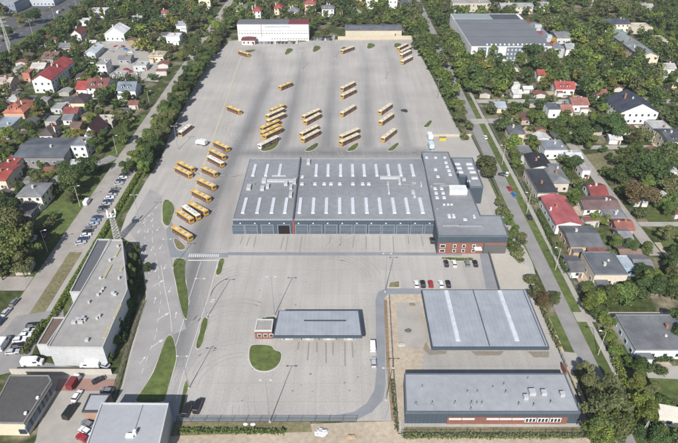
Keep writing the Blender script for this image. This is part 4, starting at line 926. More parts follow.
# big grey school
def school():
    A = P(469.8, 61); B = P(549, 61); w = B[0] - A[0]; h = 9.3; d = 84; X = (A[0] + B[0]) / 2; Y = A[1] + d / 2
    r = empty('school_building', (X, Y, 0)); tag(r, 'very large building with dark grey roof and white and grey south front', 'building'); LAND.append(('big grey school', X, Y - 30))
    BLOCK.append((X - w / 2 - 3, X + w / 2 + 16, Y - d / 2 - 5, Y + d / 2 + 3))
    mb = MB(); mb.box(0, 0, 0, w, d, h); mb.build('wall', cmat('bright_plaster', (.7, .7, .7)), r)
    rf = MB(); rf.box(0, -d * .1, h + .003, w - .4, d * .78, .35); rf.build('roof', cmat('roof', (.15, .16, .175)), r)
    rf = MB(); rf.box(-w * .22, d * .39, h + .003, w * .54, d * .18, .5); rf.build('pale_roof', cmat('roof', (.24, .27, .29)), r)
    rf = MB(); rf.box(w * .26, d * .39, h + .003, w * .4, d * .18, .1); rf.build('dark_roof', cmat('roof', (.07, .075, .09)), r)
    for k, (u0, u1) in enumerate(((.08, .19), (.21, .34), (.44, .63), (.72, .78), (.84, .95))):
        p = MB(); p.box(-w / 2 + w * (u0 + u1) / 2, -d / 2 - .06, .6, w * (u1 - u0), .15, h - .9); po = p.build('grey_panel', cmat('panel', (.13, .15, .18)), r)
        n = max(2, int((u1 - u0) * w / 2.4))
        for z in (1.2, 4.0, 6.6):
            for i in range(n):
                g = MB(); g.box(-w / 2 + w * (u0 + (u1 - u0) * (i + .5) / n), -d / 2 - .15, z, 1.1, .08, 1.3); g.build('window', cmat('pale_glass', (.45, .48, .52), .3), po)
    for i in range(14):
        g = MB(); g.box(-w * .3 + i * w * .055, -d / 2 + 2.5, h + .35, .9, .9, .8); g.build('roof_vent', M_WHITE, r)
    for yy in (-.25, -.05, .15):
        g = MB(); g.box(0, d * yy, h + .353, w - 1, .25, .06); g.build('roof_joint', M_DARKMETAL, r)
    an = MB(); an.box(w / 2 + 5.5, d * -.05, 0, 11, d * .75, 6); an.build('side_wing', cmat('plaster_grey', (.4, .4, .4)), r)
    an = MB(); an.box(w / 2 + 5.5, d * -.05, 6.003, 10.6, d * .75 - .4, .3); an.build('side_wing_roof', cmat('roof', (.19, .2, .22)), r)
    for i in range(7):
        g = MB(); g.box(w / 2 + 3 + (i % 3) * 2.5, -d * .35 + i * 9, 6.3, 3 + i % 2 * 2, 3, 1.8); g.build('roof_unit', cmat('unit', (.4, .41, .42)) if i % 3 else cmat('roof', (.2, .06, .06)), r)
school()
house('white-roofed storage hall right of the school, behind the orange tree', 556, 571, 44, 16, 4.5, 'gx', 1, (.5, .5, .5), (.2, .2, .21), name='storage_hall', cat='hall', land='storage hall')
# white container bottom right
cw = P(672, 428); t = empty('white_container', (cw[0] + 1.5, cw[1] + 2, 0), -.25); tag(t, 'long white flat-topped container cabin at the right edge near the lawn', 'container')
mb = MB(); mb.box(0, 0, 0, 9, 4, 2.8); mb.build('body', cmat('container', (.6, .57, .5)), t); mb = MB(); mb.box(0, 0, 2.803, 9.2, 4.2, .15); mb.build('roof', cmat('container_top', (.68, .64, .55)), t)
g = MB(); g.box(-2, -2.04, 1, 1.2, .1, 1); g.build('window', M_GLASS, t)
BLOCK.append((cw[0] - 5, cw[0] + 9, cw[1] - 3, cw[1] + 7))
# extra small garden sheds
rr = random.Random(11)
def free(X, Y, r=0):
    for (a, b_, c, d_) in BLOCK:
        if a - r < X < b_ + r and c - r < Y < d_ + r: return False
    for q in BLOCKP:
        if inside(X, Y, q): return False
    return True
SHEDC = [((.35, .33, .3), (.28, .28, .28), 'grey-roofed'), ((.5, .48, .45), (.2, .09, .07), 'rust-roofed'), ((.3, .2, .13), (.14, .1, .08), 'brown wooden'), ((.55, .55, .54), (.5, .5, .5), 'white'), ((.4, .36, .3), (.1, .1, .1), 'black-roofed')]
SHEDS = []
for zx0, zx1, zy0, zy1, n in ((-215, -104, 150, 430, 52), (78, 165, 135, 320, 34), (-80, 60, 485, 560, 8), (-160, -104, 430, 520, 6)):
    k = 0; tries = 0
    while k < n and tries < 600:
        tries += 1; X = rr.uniform(zx0, zx1); Y = rr.uniform(zy0, zy1)
        x_, y_ = PX(X, Y)
        if not (-5 < x_ < 683 and -3 < y_ < 445): continue
        if not free(X, Y, 3): continue
        wc, rc, nm = rr.choice(SHEDC); w_ = rr.uniform(3.5, 7); d_ = rr.uniform(3, 6)
        o = house('x', 0, 0, 0, d_, rr.uniform(2.2, 2.9), rr.choice(['gx', 'flat', 'gy']), .9, wc, rc, ang=rr.uniform(-.15, .15), name='garden_shed', cat='shed', world=(X, Y, w_), win=False, chim=False, group='small sheds in the gardens')
        SHEDS.append((o, 'small ' + nm + ' garden shed', X, Y)); k += 1

# ------------------------------------------------------------------ labels helper
def rel(X, Y, lm):
    x, y = PX(X, Y); a, b_ = PX(lm[1], lm[2]); dx, dy = x - a, y - b_
    if abs(dx) > abs(dy) * 1.0: return 'right of' if dx > 0 else 'left of'
    return 'below' if dy > 0 else 'above'
ORD = ['leftmost', 'second from left', 'third from left', 'fourth from left', 'fifth from left', 'sixth from left', 'seventh from left', 'eighth from left', 'ninth from left', 'tenth from left']
def autolabel(items):
    """items: (obj, phrase, X, Y): label = phrase + relation to nearest landmark, ties told apart by place"""
    lab = {}
    for it in items:
        o, ph, X, Y = it
        if 'full' in o.keys(): l = ph; del o['full']
        else:
            lm = min(LAND, key=lambda q: (q[1] - X) ** 2 + (q[2] - Y) ** 2); l = '%s %s the %s' % (ph, rel(X, Y, lm), lm[0])
        lab.setdefault(l, []).append(it)
    for l, its in lab.items():
        if len(its) == 1: its[0][0]['label'] = l; continue
        its.sort(key=lambda q: PX(q[2], q[3])[0])
        n = len(its)
        for i, it in enumerate(its):
            e = ('left one' if i == 0 else 'right one') if n == 2 else (ORD[i] if i < (n + 1) // 2 and i < 10 else ('rightmost' if i == n - 1 else '%s from right' % ['', 'second', 'third', 'fourth', 'fifth', 'sixth', 'seventh', 'eighth', 'ninth', 'tenth'][min(n - 1 - i, 9)]))
            it[0]['label'] = l + ', ' + e
autolabel(SHEDS)
pz = 0
for (X, Y, a, b_) in PATIO:
    if inside(X, Y, LOT) or (64 < X + a / 2 and X - a / 2 < 76.5) or (X - a / 2 < -94 and X + a / 2 > -108 and Y < 300): continue
    pz = (pz + 1) % 5
    sheet('garden_paving', rect(X - a / 2, X + a / 2, Y - b_ / 2, Y + b_ / 2), .026 + .002 * pz, M_PATH if pz % 2 else M_SAND, True)
rp_ = random.Random(31)
for i in range(90):       # lawns, beds and bare plots between the houses
    if i % 2: X, Y = rp_.uniform(-205, -108), rp_.uniform(150, 420)
    else: X, Y = rp_.uniform(79, 160), rp_.uniform(135, 330)
    if not free(X, Y, 1): continue
    a, b_ = rp_.uniform(3, 9), rp_.uniform(4, 11)
    sheet(rp_.choice(['garden_lawn', 'garden_bed']), rect(X - a, X + a, Y - b_ / 2, Y + b_ / 2), .006 + .0001 * i, rp_.choice([M_GRASS, M_DRYGRASS, M_SAND, M_GRASS, M_SOIL]), True)

# ------------------------------------------------------------------ trees
def leaf_cloud(seed, h, r, n, size, kind='round', trunk=.22):
    rs = np.random.RandomState(seed)
    zc = h * (trunk + (1 - trunk) / 2); hz = h * (1 - trunk) / 2
    lobes = []
    nl = rs.randint(11, 24) if kind != 'cone' else 22
    ex, ey = rs.uniform(.8, 1.2), rs.uniform(.8, 1.2); ox, oy = rs.uniform(-.15, .15, 2) * r
    for i in range(nl):
        if kind == 'cone':
            t = rs.rand(); z = h * (.12 + .85 * t); rad = r * (1 - t) * .75; a = rs.rand() * 2 * PI
            lobes.append((rad * math.cos(a) * .6, rad * math.sin(a) * .6, z, max(.35, r * (1 - t) * .55), rs.rand()))
        else:
            v = rs.normal(size=3); v /= np.linalg.norm(v); q = rs.rand() ** .45 * .85
            lr = r * rs.choice([rs.uniform(.18, .3), rs.uniform(.3, .5)])
            if kind == 'tall': lr *= .9
            lobes.append((v[0] * r * q * ex + ox, v[1] * r * q * ey + oy, zc + v[2] * hz * q, lr, rs.rand()))
    lobes = np.array(lobes)
    wgt = lobes[:, 3] ** 2; idx = rs.choice(len(lobes), n, p=wgt / wgt.sum())
    d = rs.normal(size=(n, 3)); d /= np.linalg.norm(d, axis=1)[:, None]
    d[:, 2] = np.where(d[:, 2] < -.3, -d[:, 2], d[:, 2])
    rad = lobes[idx, 3] * rs.uniform(.62, 1.12, n)
    zs = (hz / r if kind != 'cone' else 1.0)
    c = lobes[idx, :3] + d * rad[:, None] * np.array([1, 1, min(1.2, max(.75, zs))])
    c[:, 2] = np.clip(c[:, 2], h * .08, h * 1.03)
    nrm = d * .75 + rs.normal(size=(n, 3)) * .55; nrm[:, 2] += .25; nrm /= np.linalg.norm(nrm, axis=1)[:, None]
    u = np.cross(nrm, rs.normal(size=(n, 3))); u /= np.linalg.norm(u, axis=1)[:, None]; w = np.cross(nrm, u)
    s = size * rs.uniform(.6, 1.35, n)[:, None]; s2 = s * rs.uniform(.5, .9, n)[:, None]
    v = np.stack([c - u * s - w * s2 * .3, c + w * s2, c + u * s + w * s2 * .2, c - w * s2 * .9], 1).reshape(-1, 3)
    tone = np.repeat(np.clip(lobes[idx, 4] * .65 + rs.rand(n) * .25 + .05, 0, 1), 4)
    return v, tone
def quads_mesh(name, v, tone, m, extra=None):
    me = bpy.data.meshes.new(name); nq = len(v) // 4
    me.vertices.add(len(v)); me.vertices.foreach_set('co', v.astype(np.float32).ravel())
    me.loops.add(len(v)); me.loops.foreach_set('vertex_index', np.arange(len(v), dtype=np.int32))
    me.polygons.add(nq); me.polygons.foreach_set('loop_start', np.arange(0, len(v), 4, dtype=np.int32)); me.polygons.foreach_set('loop_total', np.full(nq, 4, dtype=np.int32))
    me.update(calc_edges=True)
    if tone is not None:
        a = me.attributes.new('tone', 'FLOAT', 'POINT'); a.data.foreach_set('value', tone.astype(np.float32))
    me.materials.append(m); return me
def trunk_mesh(seed, h, r, kind):
    rs = random.Random(seed); mb = MB(); tr = .035 * h * .6
    mb.tube((0, 0, -.2), (.1, 0, h * .45), tr, tr * .65, 7); mb.tube((.1, 0, h * .45), (.15, .1, h * .85), tr * .65, tr * .2, 6)
    for i in range(6 if kind != 'cone' else 0):
        a = i * 1.05 + rs.random(); z = h * rs.uniform(.25, .5); mb.tube((.08, 0, z), (math.cos(a) * r * .6, math.sin(a) * r * .6, z + h * rs.uniform(.15, .3)), tr * .4, tr * .12, 5)
    me = bpy.data.meshes.new('trunk'); me.from_pydata(mb.v, [], mb.f); me.materials.append(M_TRUNK); return me
PROTO = {}
KINDS = {'round': (10, 4.3), 'broad': (9, 5.2), 'tall': (14, 3.4), 'cone': (10, 2.6), 'bush': (3.2, 2.2)}
for k, (h, r) in KINDS.items():
    PROTO[k] = []
    for s in range(7 if k in ('round', 'broad') else 3):
        n = 4200 if k != 'bush' else 1200
        v, tn = leaf_cloud(11 + 100 * s + len(k) * 7 + ord(k[0]), h, r, n, .31 if k != 'bush' else .24, k if k in ('tall', 'cone') else 'round', .2 if k != 'bush' else .05)
        PROTO[k].append((quads_mesh('crown', v, tn, LEAF['green']), trunk_mesh(s * 9 + 1, h, r, k)))
KN = {'round': 'tree', 'broad': 'tree', 'tall': 'tree', 'cone': 'conifer_tree', 'bush': 'bush'}
TREES = []           # (X, Y, kind, tone, height, radiusfactor, priority, group, phrase or None)
def T(X, Y, kind, tone, h, rf=1.0, group=None, phrase=None, pri=0): TREES.append((X, Y, kind, tone, h, rf, pri, group, phrase))
def tp(px, py, kind, tone, h, rf=1.0, group=None, phrase=None):
    X, Y = P(px, py); T(X, Y, kind, tone, h, rf, group, phrase, 2)
tr = random.Random(21)
TONES = ['dark green', 'green', 'dark green', 'olive', 'light green', 'dark green', 'olive', 'olive', 'green', 'yellowish', 'dark green', 'green']
def scatter(x0, x1, y0, y1, sp, hmin, hmax, kinds, tones, jit=.38, prob=1.0, pad=0, maxn=9999):
    y = y0; row = 0; n = 0
    while y < y1:
        x = x0 + (row % 2) * sp / 2
        while x < x1:
            X = x + tr.uniform(-jit, jit) * sp; Y = y + tr.uniform(-jit, jit) * sp
            a, b_ = PX(X, Y)
            if tr.random() < prob and -14 < a < 692 and -16 < b_ < 470 and free(X, Y, pad):
                T(X, Y, tr.choice(kinds), tr.choice(tones), tr.uniform(hmin, hmax), tr.uniform(.85, 1.15))
                n += 1
            x += sp
        y += sp; row += 1
# -- explicit trees
y = 214
k = 0
while y < 428:       # belt between west street and yard
    for X in (-89.2, -84.6):
        T(X + tr.uniform(-1.0, 1.0), y + tr.uniform(-1.5, 1.5), 'round', tr.choice(['green', 'olive', 'olive', 'green', 'light green', 'dark green']), tr.uniform(6.5, 9.6), tr.uniform(.8, 1.15), 'trees in the belt between west street and bus yard', 'belt', 1)
    y += 5.6
for px, py, kd, tn, h, rf in [(20, 268, 'broad', 'green', 15, 1.1), (8, 262, 'tall', 'green', 15, 1.1), (33, 262, 'round', 'green', 11, 1), (14, 246, 'round', 'olive', 14, 1), (28, 240, 'round', 'olive', 12, 1), (3, 280, 'round', 'dark green', 11, 1), (25, 277, 'round', 'olive', 10, .9),
    (91, 178, 'round', 'dark green', 11, 1.1), (73, 196, 'round', 'dark green', 10.5, 1.1), (100, 172, 'bush', 'green', 3, 1), (44, 172, 'round', 'green', 6, .8), (55, 196, 'bush', 'green', 4, 1), (3, 238, 'round', 'dark green', 12, 1), (12, 225, 'broad', 'dark green', 11, 1),
    (489, 181, 'round', 'olive', 10.5, 1.05), (481, 172, 'round', 'olive', 9, .9), (604, 425, 'broad', 'olive', 10, 1.0), (590, 440, 'round', 'green', 9, .9), (612, 441, 'round', 'green', 9, .9), (592, 402, 'round', 'olive', 9.5, 1.0), (607, 400, 'round', 'olive', 8, .9), (583, 378, 'round', 'olive', 6, .8), (597, 446, 'round', 'light green', 7, .9),
    (541, 309, 'round', 'bronze brown', 6.5, 1), (534, 300, 'round', 'olive', 5.5, 1), (553, 306, 'round', 'olive', 5.5, 1), (530, 283, 'bush', 'olive', 3.5, 1), (512, 250, 'bush', 'green', 4, 1), (518, 258, 'bush', 'olive', 4, 1), (508, 240, 'bush', 'green', 3.5, 1), (514, 238, 'round', 'green', 5.5, .9), (520, 246, 'round', 'olive', 5, 1),
    (506, 226, 'round', 'green', 5.5, .9), (502, 216, 'bush', 'olive', 4, 1), (498, 208, 'round', 'olive', 5, .9), (640, 208, 'broad', 'bronze brown', 11, 1.2), (628, 186, 'round', 'dark green', 12, 1.1), (615, 185, 'round', 'dark green', 9, 1), (647, 188, 'broad', 'dark green', 15, 1.15), (656, 176, 'broad', 'dark green', 14, 1), (643, 172, 'broad', 'dark green', 13, 1),
    (598, 134, 'round', 'dark green', 10, 1.1), (612, 140, 'broad', 'dark green', 12, 1.1), (578, 145, 'broad', 'dark green', 11, 1), (590, 150, 'round', 'green', 9, 1), (630, 146, 'round', 'olive', 9, 1), (572, 134, 'round', 'green', 9, 1), (555, 137, 'round', 'dark green', 9, 1), (540, 131, 'round', 'green', 9, 1),
    (530, 148, 'round', 'green', 7, 1), (573, 205, 'round', 'light green', 7, 1), (566, 213, 'round', 'olive', 6, .9), (594, 224, 'round', 'light green', 5, 1.1), (602, 226, 'round', 'light green', 5, 1.1), (612, 250, 'round', 'green', 6, 1), (628, 254, 'round', 'dark green', 6, 1), (645, 258, 'round', 'green', 6, 1), (607, 262, 'round', 'green', 5, 1),
    (585, 311, 'round', 'light green', 7, 1), (597, 306, 'round', 'light green', 7, 1), (607, 309, 'round', 'green', 8, 1), (620, 306, 'round', 'green', 8, 1.1), (634, 303, 'round', 'dark green', 8, 1.1), (648, 300, 'round', 'dark green', 8, 1.1), (660, 297, 'round', 'dark green', 8, 1.1), (672, 300, 'round', 'green', 8, 1), (642, 290, 'round', 'green', 7, 1), (656, 285, 'round', 'light green', 6, 1), (670, 282, 'round', 'olive', 7, 1), (640, 280, 'round', 'dark green', 7, 1), (668, 268, 'round', 'dark green', 7, 1), (676, 258, 'round', 'dark green', 6, 1),
    (603, 328, 'round', 'light green', 6, 1), (597, 322, 'round', 'green', 6, .9), (607, 340, 'bush', 'light green', 3.5, 1), (614, 355, 'bush', 'light green', 3.5, 1), (637, 372, 'round', 'green', 5.5, 1), (630, 366, 'bush', 'green', 3, 1), (648, 372, 'bush', 'dark green', 3, 1), (660, 374, 'bush', 'dark green', 3, 1),
    (634, 392, 'round', 'yellowish', 6, 1), (647, 398, 'round', 'olive', 5.5, 1), (636, 410, 'round', 'light green', 6, 1), (646, 420, 'round', 'light green', 6.5, 1), (652, 436, 'round', 'green', 6.5, 1), (655, 449, 'round', 'dark green', 6.5, 1), (664, 446, 'round', 'green', 5, 1), (675, 450, 'round', 'dark green', 7, 1), (640, 440, 'round', 'dark green', 5, 1), (642, 402, 'bush', 'light green', 4, 1), (660, 408, 'bush', 'green', 4, 1),
    (678, 328, 'round', 'dark green', 7, 1), (676, 340, 'round', 'dark green', 6, 1), (133, 295, 'round', 'dark green', 6, .8), (128, 312, 'round', 'dark green', 5.5, .8), (131, 280, 'round', 'green', 6, .8), (135, 266, 'round', 'dark green', 5.5, .8), (122, 330, 'round', 'green', 5, .8), (117, 345, 'bush', 'green', 4, .8), (110, 362, 'bush', 'green', 3, .8), (138, 254, 'round', 'green', 4.5, .7), (149, 271, 'bush', 'dark green', 3.5, .7),
    (22, 28, 'round', 'yellowish', 11, 1.1), (34, 24, 'broad', 'dark green', 13, 1.1), (10, 41, 'round', 'dark green', 10, 1), (7, 38, 'round', 'dark green', 9, 1), (551, 52, 'tall', 'orange', 10, 1), (492, 66, 'tall', 'green', 13, 1), (487, 72, 'round', 'green', 9, 1), (499, 68, 'round', 'dark green', 9, 1), (530, 64, 'broad', 'dark green', 14, 1), (540, 68, 'broad', 'olive', 12, 1), (520, 70, 'round', 'green', 11, 1),
    (183, 62, 'round', 'yellowish', 8, 1), (191, 56, 'round', 'green', 9, 1), (196, 50, 'round', 'dark green', 9, 1), (200, 38, 'round', 'green', 8, 1), (205, 35, 'round', 'light green', 8, 1), (212, 27, 'round', 'light green', 8, 1), (325, 40, 'round', 'olive', 9, 1), (313, 32, 'round', 'light green', 8, 1), (320, 26, 'round', 'green', 9, 1),
    (526, 108, 'cone', 'dark green', 8, 1), (534, 104, 'cone', 'dark green', 6, 1), (534, 126, 'round', 'green', 9, 1.2), (470, 128, 'bush', 'olive', 3, 1), (463, 140, 'bush', 'olive', 4, 1), (468, 132, 'round', 'olive', 6, .9)]:
    tp(px, py, kd, tn, h, rf)
for i in range(16):      # conifer hedge behind the works yard
    tp(113 + i * 1.9 + tr.uniform(-.3, .3), 83 + (i % 2) * .5, 'cone', 'dark green', tr.uniform(5, 7), .7, 'thuja row below the works yard', 'thuja')
EXPL = [(t[0], t[1]) for t in TREES]
_free = free
def free(X, Y, r=0):
    if not _free(X, Y, r): return False
    for a, b_ in EXPL:
        if abs(a - X) < 4 and abs(b_ - Y) < 4: return False
    return True
# -- scattered trees (nearest first)
scatter(49.5, 66, 250, 450, 7, 7, 10, ['round', 'broad'], ['olive', 'green', 'green', 'dark green', 'light green'])
scatter(72, 86, 300, 450, 8, 7, 11, ['round', 'broad'], ['olive', 'green', 'dark green'])
scatter(77, 200, 128, 300, 7.6, 3.8, 8.5, ['round', 'round', 'broad', 'bush'], ['dark green', 'green', 'green', 'light green', 'olive', 'dark green'], prob=.85)
scatter(-220, -108, 60, 300, 7.6, 4, 9, ['round', 'round', 'broad', 'bush'], TONES, prob=.85)
scatter(-107, -102, 180, 420, 9, 4, 8, ['round', 'bush'], TONES, prob=.5)
scatter(-214, -108, 300, 440, 7.6, 4, 9, ['round', 'broad', 'cone', 'round', 'bush'], TONES, prob=.85)
scatter(-214, -205, 330, 700, 7, 6, 9, ['round', 'broad'], ['dark green', 'green', 'olive'])
scatter(-204, -104, 440, 720, 9, 7, 12, ['round', 'broad', 'tall'], TONES, prob=.9)
scatter(-93, -76, 430, 660, 9, 7, 10, ['round', 'broad'], ['green', 'olive', 'light green'])
scatter(-76, 66, 446, 700, 9, 7, 11, ['round', 'broad', 'tall', 'cone'], TONES, prob=.95)
scatter(74, 190, 300, 420, 8.5, 8, 12, ['round', 'broad', 'tall'], ['light green', 'yellowish', 'green', 'olive', 'light green', 'dark green'], prob=.85)
scatter(150, 420, 300, 720, 10, 6, 13, ['round', 'broad', 'tall'], ['dark green', 'green', 'olive', 'green', 'light green'], prob=.8)
scatter(74, 150, 420, 720, 10, 6, 12, ['round', 'broad', 'tall'], ['green', 'olive', 'dark green', 'light green'], prob=.8)
scatter(-420, -272, 380, 720, 12, 8, 12, ['round', 'broad'], ['dark green', 'green', 'olive'], prob=.6)
scatter(-260, -246.0, 380, 720, 200, 8, 12, ['round'], ['green'], prob=0)
scatter(77, 200, 130, 420, 5.2, 2.2, 4.8, ['bush', 'bush', 'round'], ['dark green', 'green', 'olive', 'light green', 'light green'], prob=.3)
scatter(-214, -108, 140, 430, 5.2, 2.2, 4.8, ['bush', 'bush', 'round', 'cone'], ['dark green', 'green', 'olive', 'light green', 'green'], prob=.4)
TREES.sort(key=lambda t: (-t[6], t[1] * CP + H * SP - t[4] * 6))
pri_small = lambda t: t[6] == 0 and t[4] < 4.8 and t[1] > 200
rank = 0; ind = []; rest = []
cnt = 0
for t in TREES:
    a, b_ = PX(t[0], t[1]); vis = -6 < a < 684 and -4 < b_ < 447 + t[4] * 3
    if not vis and t[6] == 0: 
        if -14 < a < 692: rest.append(t)
        continue
    if cnt < 292 and not (pri_small(t)): ind.append(t); cnt += 1
    else: rest.append(t)
SIZEW = lambda k, h: ('bushy' if k == 'bush' else ('tall ' if h > 10.5 else ('small ' if h < 6 else '')) + ('round' if k == 'round' else 'broad' if k == 'broad' else 'slender' if k == 'tall' else 'conical'))
items = []
for (X, Y, k, tone, h, rf, pri, group, ph) in ind:
    cm, tm = tr.choice(PROTO[k]); s = h / KINDS[k][0]
    r = empty(KN[k], (X, Y, 0), tr.uniform(0, 6.28)); r.scale = (s * rf, s * rf, s)
    c = bpy.data.objects.new('crown', cm); COL.objects.link(c); c.parent = r; c.material_slots[0].link = 'OBJECT'; c.material_slots[0].material = LEAF[tone]
    u = bpy.data.objects.new('trunk', tm); COL.objects.link(u); u.parent = r
    tag(r, None, 'bush' if k == 'bush' else 'tree', group or ('bushes in the gardens' if k == 'bush' else 'trees around the depot and gardens'))
    word = 'bush' if k == 'bush' else 'tree'
    if ph == 'belt': r['full'] = 1; items.append((r, 'B', X, Y)); continue
    if ph == 'thuja': r['full'] = 1; items.append((r, 'H', X, Y)); continue
    sw = SIZEW(k, h); items.append((r, '%s %s %s' % (sw if k != 'bush' else 'low', tone, word), X, Y))
CARD = ['first', 'second', 'third', 'fourth', 'fifth', 'sixth', 'seventh', 'eighth', 'ninth', 'tenth', 'eleventh', 'twelfth', 'thirteenth', 'fourteenth', 'fifteenth', 'sixteenth', 'seventeenth', 'eighteenth', 'nineteenth', 'twentieth'] + ['twenty-' + c for c in ['first', 'second', 'third', 'fourth', 'fifth', 'sixth', 'seventh', 'eighth', 'ninth']] + ['thirtieth'] + ['thirty-' + c for c in ['first', 'second', 'third', 'fourth', 'fifth', 'sixth', 'seventh', 'eighth', 'ninth']] + ['fortieth'] + ['forty-' + c for c in ['first', 'second', 'third', 'fourth', 'fifth', 'sixth', 'seventh', 'eighth', 'ninth']] + ['fiftieth'] + ['fifty-' + c for c in ['first', 'second', 'third', 'fourth', 'fifth', 'sixth', 'seventh', 'eighth', 'ninth']] + ['sixtieth']
for side, nm in ((0, 'street side'), (1, 'yard side')):
    row = sorted([it for it in items if it[1] == 'B' and (it[2] > -88.9) == bool(side)], key=lambda q: q[3])
    for i, it in enumerate(row): it[0]['label'] = 'rounded tree on the %s of the long belt, %s from the near end' % (nm, CARD[min(i, 59)]); del it[0]['full']
row = sorted([it for it in items if it[1] == 'H'], key=lambda q: q[2])
for i, it in enumerate(row): it[0]['label'] = 'dark conical thuja in the row below the works yard, %s from left' % CARD[i]; del it[0]['full']
autolabel([it for it in items if it[1] not in 'BH'])
# the rest of the trees: far-off wood, one mass
TC = {'dark green': ((0.02664, 0.05057, 0.01568), (0.06663, 0.1011, 0.03139)), 'green': ((0.04239, 0.06953, 0.01794), (0.1029, 0.1391, 0.03586)), 'light green': ((0.06663, 0.1011, 0.02018), (0.1575, 0.2022, 0.04484)), 'yellowish': ((0.08479, 0.0948, 0.02242), (0.1817, 0.1769, 0.04484)), 'bronze brown': ((0.07267, 0.05688, 0.02466), (0.1817, 0.1391, 0.06165)), 'olive': ((0.0545, 0.06573, 0.02466), (0.1271, 0.1391, 0.05604)), 'orange': ((0.1938, 0.1264, 0.01682), (0.3876, 0.2401, 0.03363))}
LOWP = {}
for k, (h, r) in KINDS.items():
    LOWP[k] = [leaf_cloud(500 + s, h, r, 800 if k != 'bush' else 260, .58 if k != 'bush' else .42, k if k in ('tall', 'cone') else 'round', .15) for s in range(6)]
VV = []; CC = []
for (X, Y, k, tone, h, rf, pri, group, ph) in rest:
    v, tn = tr.choice(LOWP[k]); s = h / KINDS[k][0]; a = tr.uniform(0, 6.28); c, si = math.cos(a), math.sin(a)
    q = v * np.array([s * rf, s * rf, s]); q = np.stack([q[:, 0] * c - q[:, 1] * si + X, q[:, 0] * si + q[:, 1] * c + Y, q[:, 2]], 1); VV.append(q)
    ca, cb = TC[tone]; g = tr.uniform(.75, 1.25); CC.append(np.concatenate([(np.array(ca)[None] * (1 - tn[:, None]) + np.array(cb)[None] * tn[:, None]) * g, np.ones((len(tn), 1))], 1))
if VV:
    v = np.concatenate(VV); cc = np.concatenate(CC); me = quads_mesh('distant_wood', v, None, WOODMAT)
    a = me.color_attributes.new('tcol', 'FLOAT_COLOR', 'POINT'); a.data.foreach_set('color', cc.astype(np.float32).ravel())
    o = bpy.data.objects.new('distant_wood', me); COL.objects.link(o); tag(o, 'far-off mass of mixed green trees filling the gardens and woods behind', 'trees', None, 'stuff')
print('TREES', len(ind), len(rest))
# hedges
def hedge(label, pts, w, h, tone, dens=16, world=False):
    q = pts if world else W(pts); rs = np.random.RandomState(len(label)); V = []; 
    c0 = (sum(p[0] for p in q) / len(q), sum(p[1] for p in q) / len(q), 0)
    for a, b_ in zip(q[:-1], q[1:]):
        L_ = math.hypot(b_[0] - a[0], b_[1] - a[1]); n = int(L_ * dens * (w + h)); t = rs.rand(n); s = rs.uniform(-1, 1, n); z = rs.rand(n) ** .6
        hh = h * (1 + .25 * np.sin(t * L_ * .9 + rs.rand() * 6) * rs.rand(n))
        dx, dy = (b_[0] - a[0]) / L_, (b_[1] - a[1]) / L_
        c = np.stack([a[0] + dx * t * L_ - dy * s * w / 2 * (1 - .3 * z), a[1] + dy * t * L_ + dx * s * w / 2 * (1 - .3 * z), z * hh], 1); V.append(c)
    c = np.concatenate(V) - np.array(c0); n = len(c); nr = rs.normal(size=(n, 3)); nr[:, 2] += .5; nr /= np.linalg.norm(nr, axis=1)[:, None]; u = np.cross(nr, rs.normal(size=(n, 3))); u /= np.linalg.norm(u, axis=1)[:, None]; w_ = np.cross(nr, u)
    s = .22 * rs.uniform(.6, 1.4, n)[:, None]
    v = np.stack([c - u * s, c + w_ * s, c + u * s, c - w_ * s], 1).reshape(-1, 3)
    me = quads_mesh('hedge', v, np.repeat(rs.rand(n), 4), LEAF[tone]); o = bpy.data.objects.new('hedge', me); COL.objects.link(o); o.location = c0; tag(o, label, 'hedge')
sheet('hedge_bed', rect(-88.2, -83.8, 118, 236), .016, M_GRASS, True)
hedge('long clipped green hedge between the west pavement and the warehouse', [(-86.3, 122), (-86.3, 232)], 2.6, 1.3, 'light green', 14, True)
hedge('short hedge between the parked cars and the brown-roofed wing', [(45, 322), (24, 355)], 2.4, 1.4, 'green')
hedge('rough weedy hedge along the sandy ground at the bottom left', [(178, 432), (215, 432.5), (285, 433)], 1.5, 1.0, 'green')
hedge('row of low shrubs in front of the long brick-fronted building', [(403, 437.5), (588, 437.5)], 1.3, 1.1, 'olive')
hedge('dark green hedge beside the wide grey-roofed building garden', [(633, 361), (672, 361.5)], 1.6, 1.6, 'dark green')
hedge('leafy hedge along the east pavement gardens', [(613, 362), (632, 400), (640, 425)], 2.2, 2.2, 'light green')
hedge('bushy growth between the right end of the canopy hall and street', [(534, 292), (559, 350)], 1.6, 1.5, 'olive')
hedge('green shrub strip along the warehouse fence', [(139, 262), (134, 300), (122, 345)], 2.4, 2.0, 'dark green')
hedge('weeds growing along the ditch beside the sandy plot', [(392, 380), (397, 432)], 1.2, .7, 'olive', 9)
hedge('narrow bushes on the parking island near the office', [(442, 258.8), (473, 259.6)], .9, .5, 'light green', 14)
hedge('overgrown hedge on the east verge beside the pale apron', [(505, 232), (512, 252), (522, 265)], 2.2, 2.0, 'olive')
hedge('hedge strip between yard edge and east tree belt', [(414, 42), (433, 76), (458, 128)], 2.0, 1.6, 'green', 9)
hedge('low shrubs in front of the long white building', [(276, 42.6), (306, 41.8)], 1.4, 1.0, 'green', 10)
hedge('garden hedge along the east pavement, upper part', [(538, 215), (549, 240), (566, 275)], 1.6, 1.6, 'green', 12)

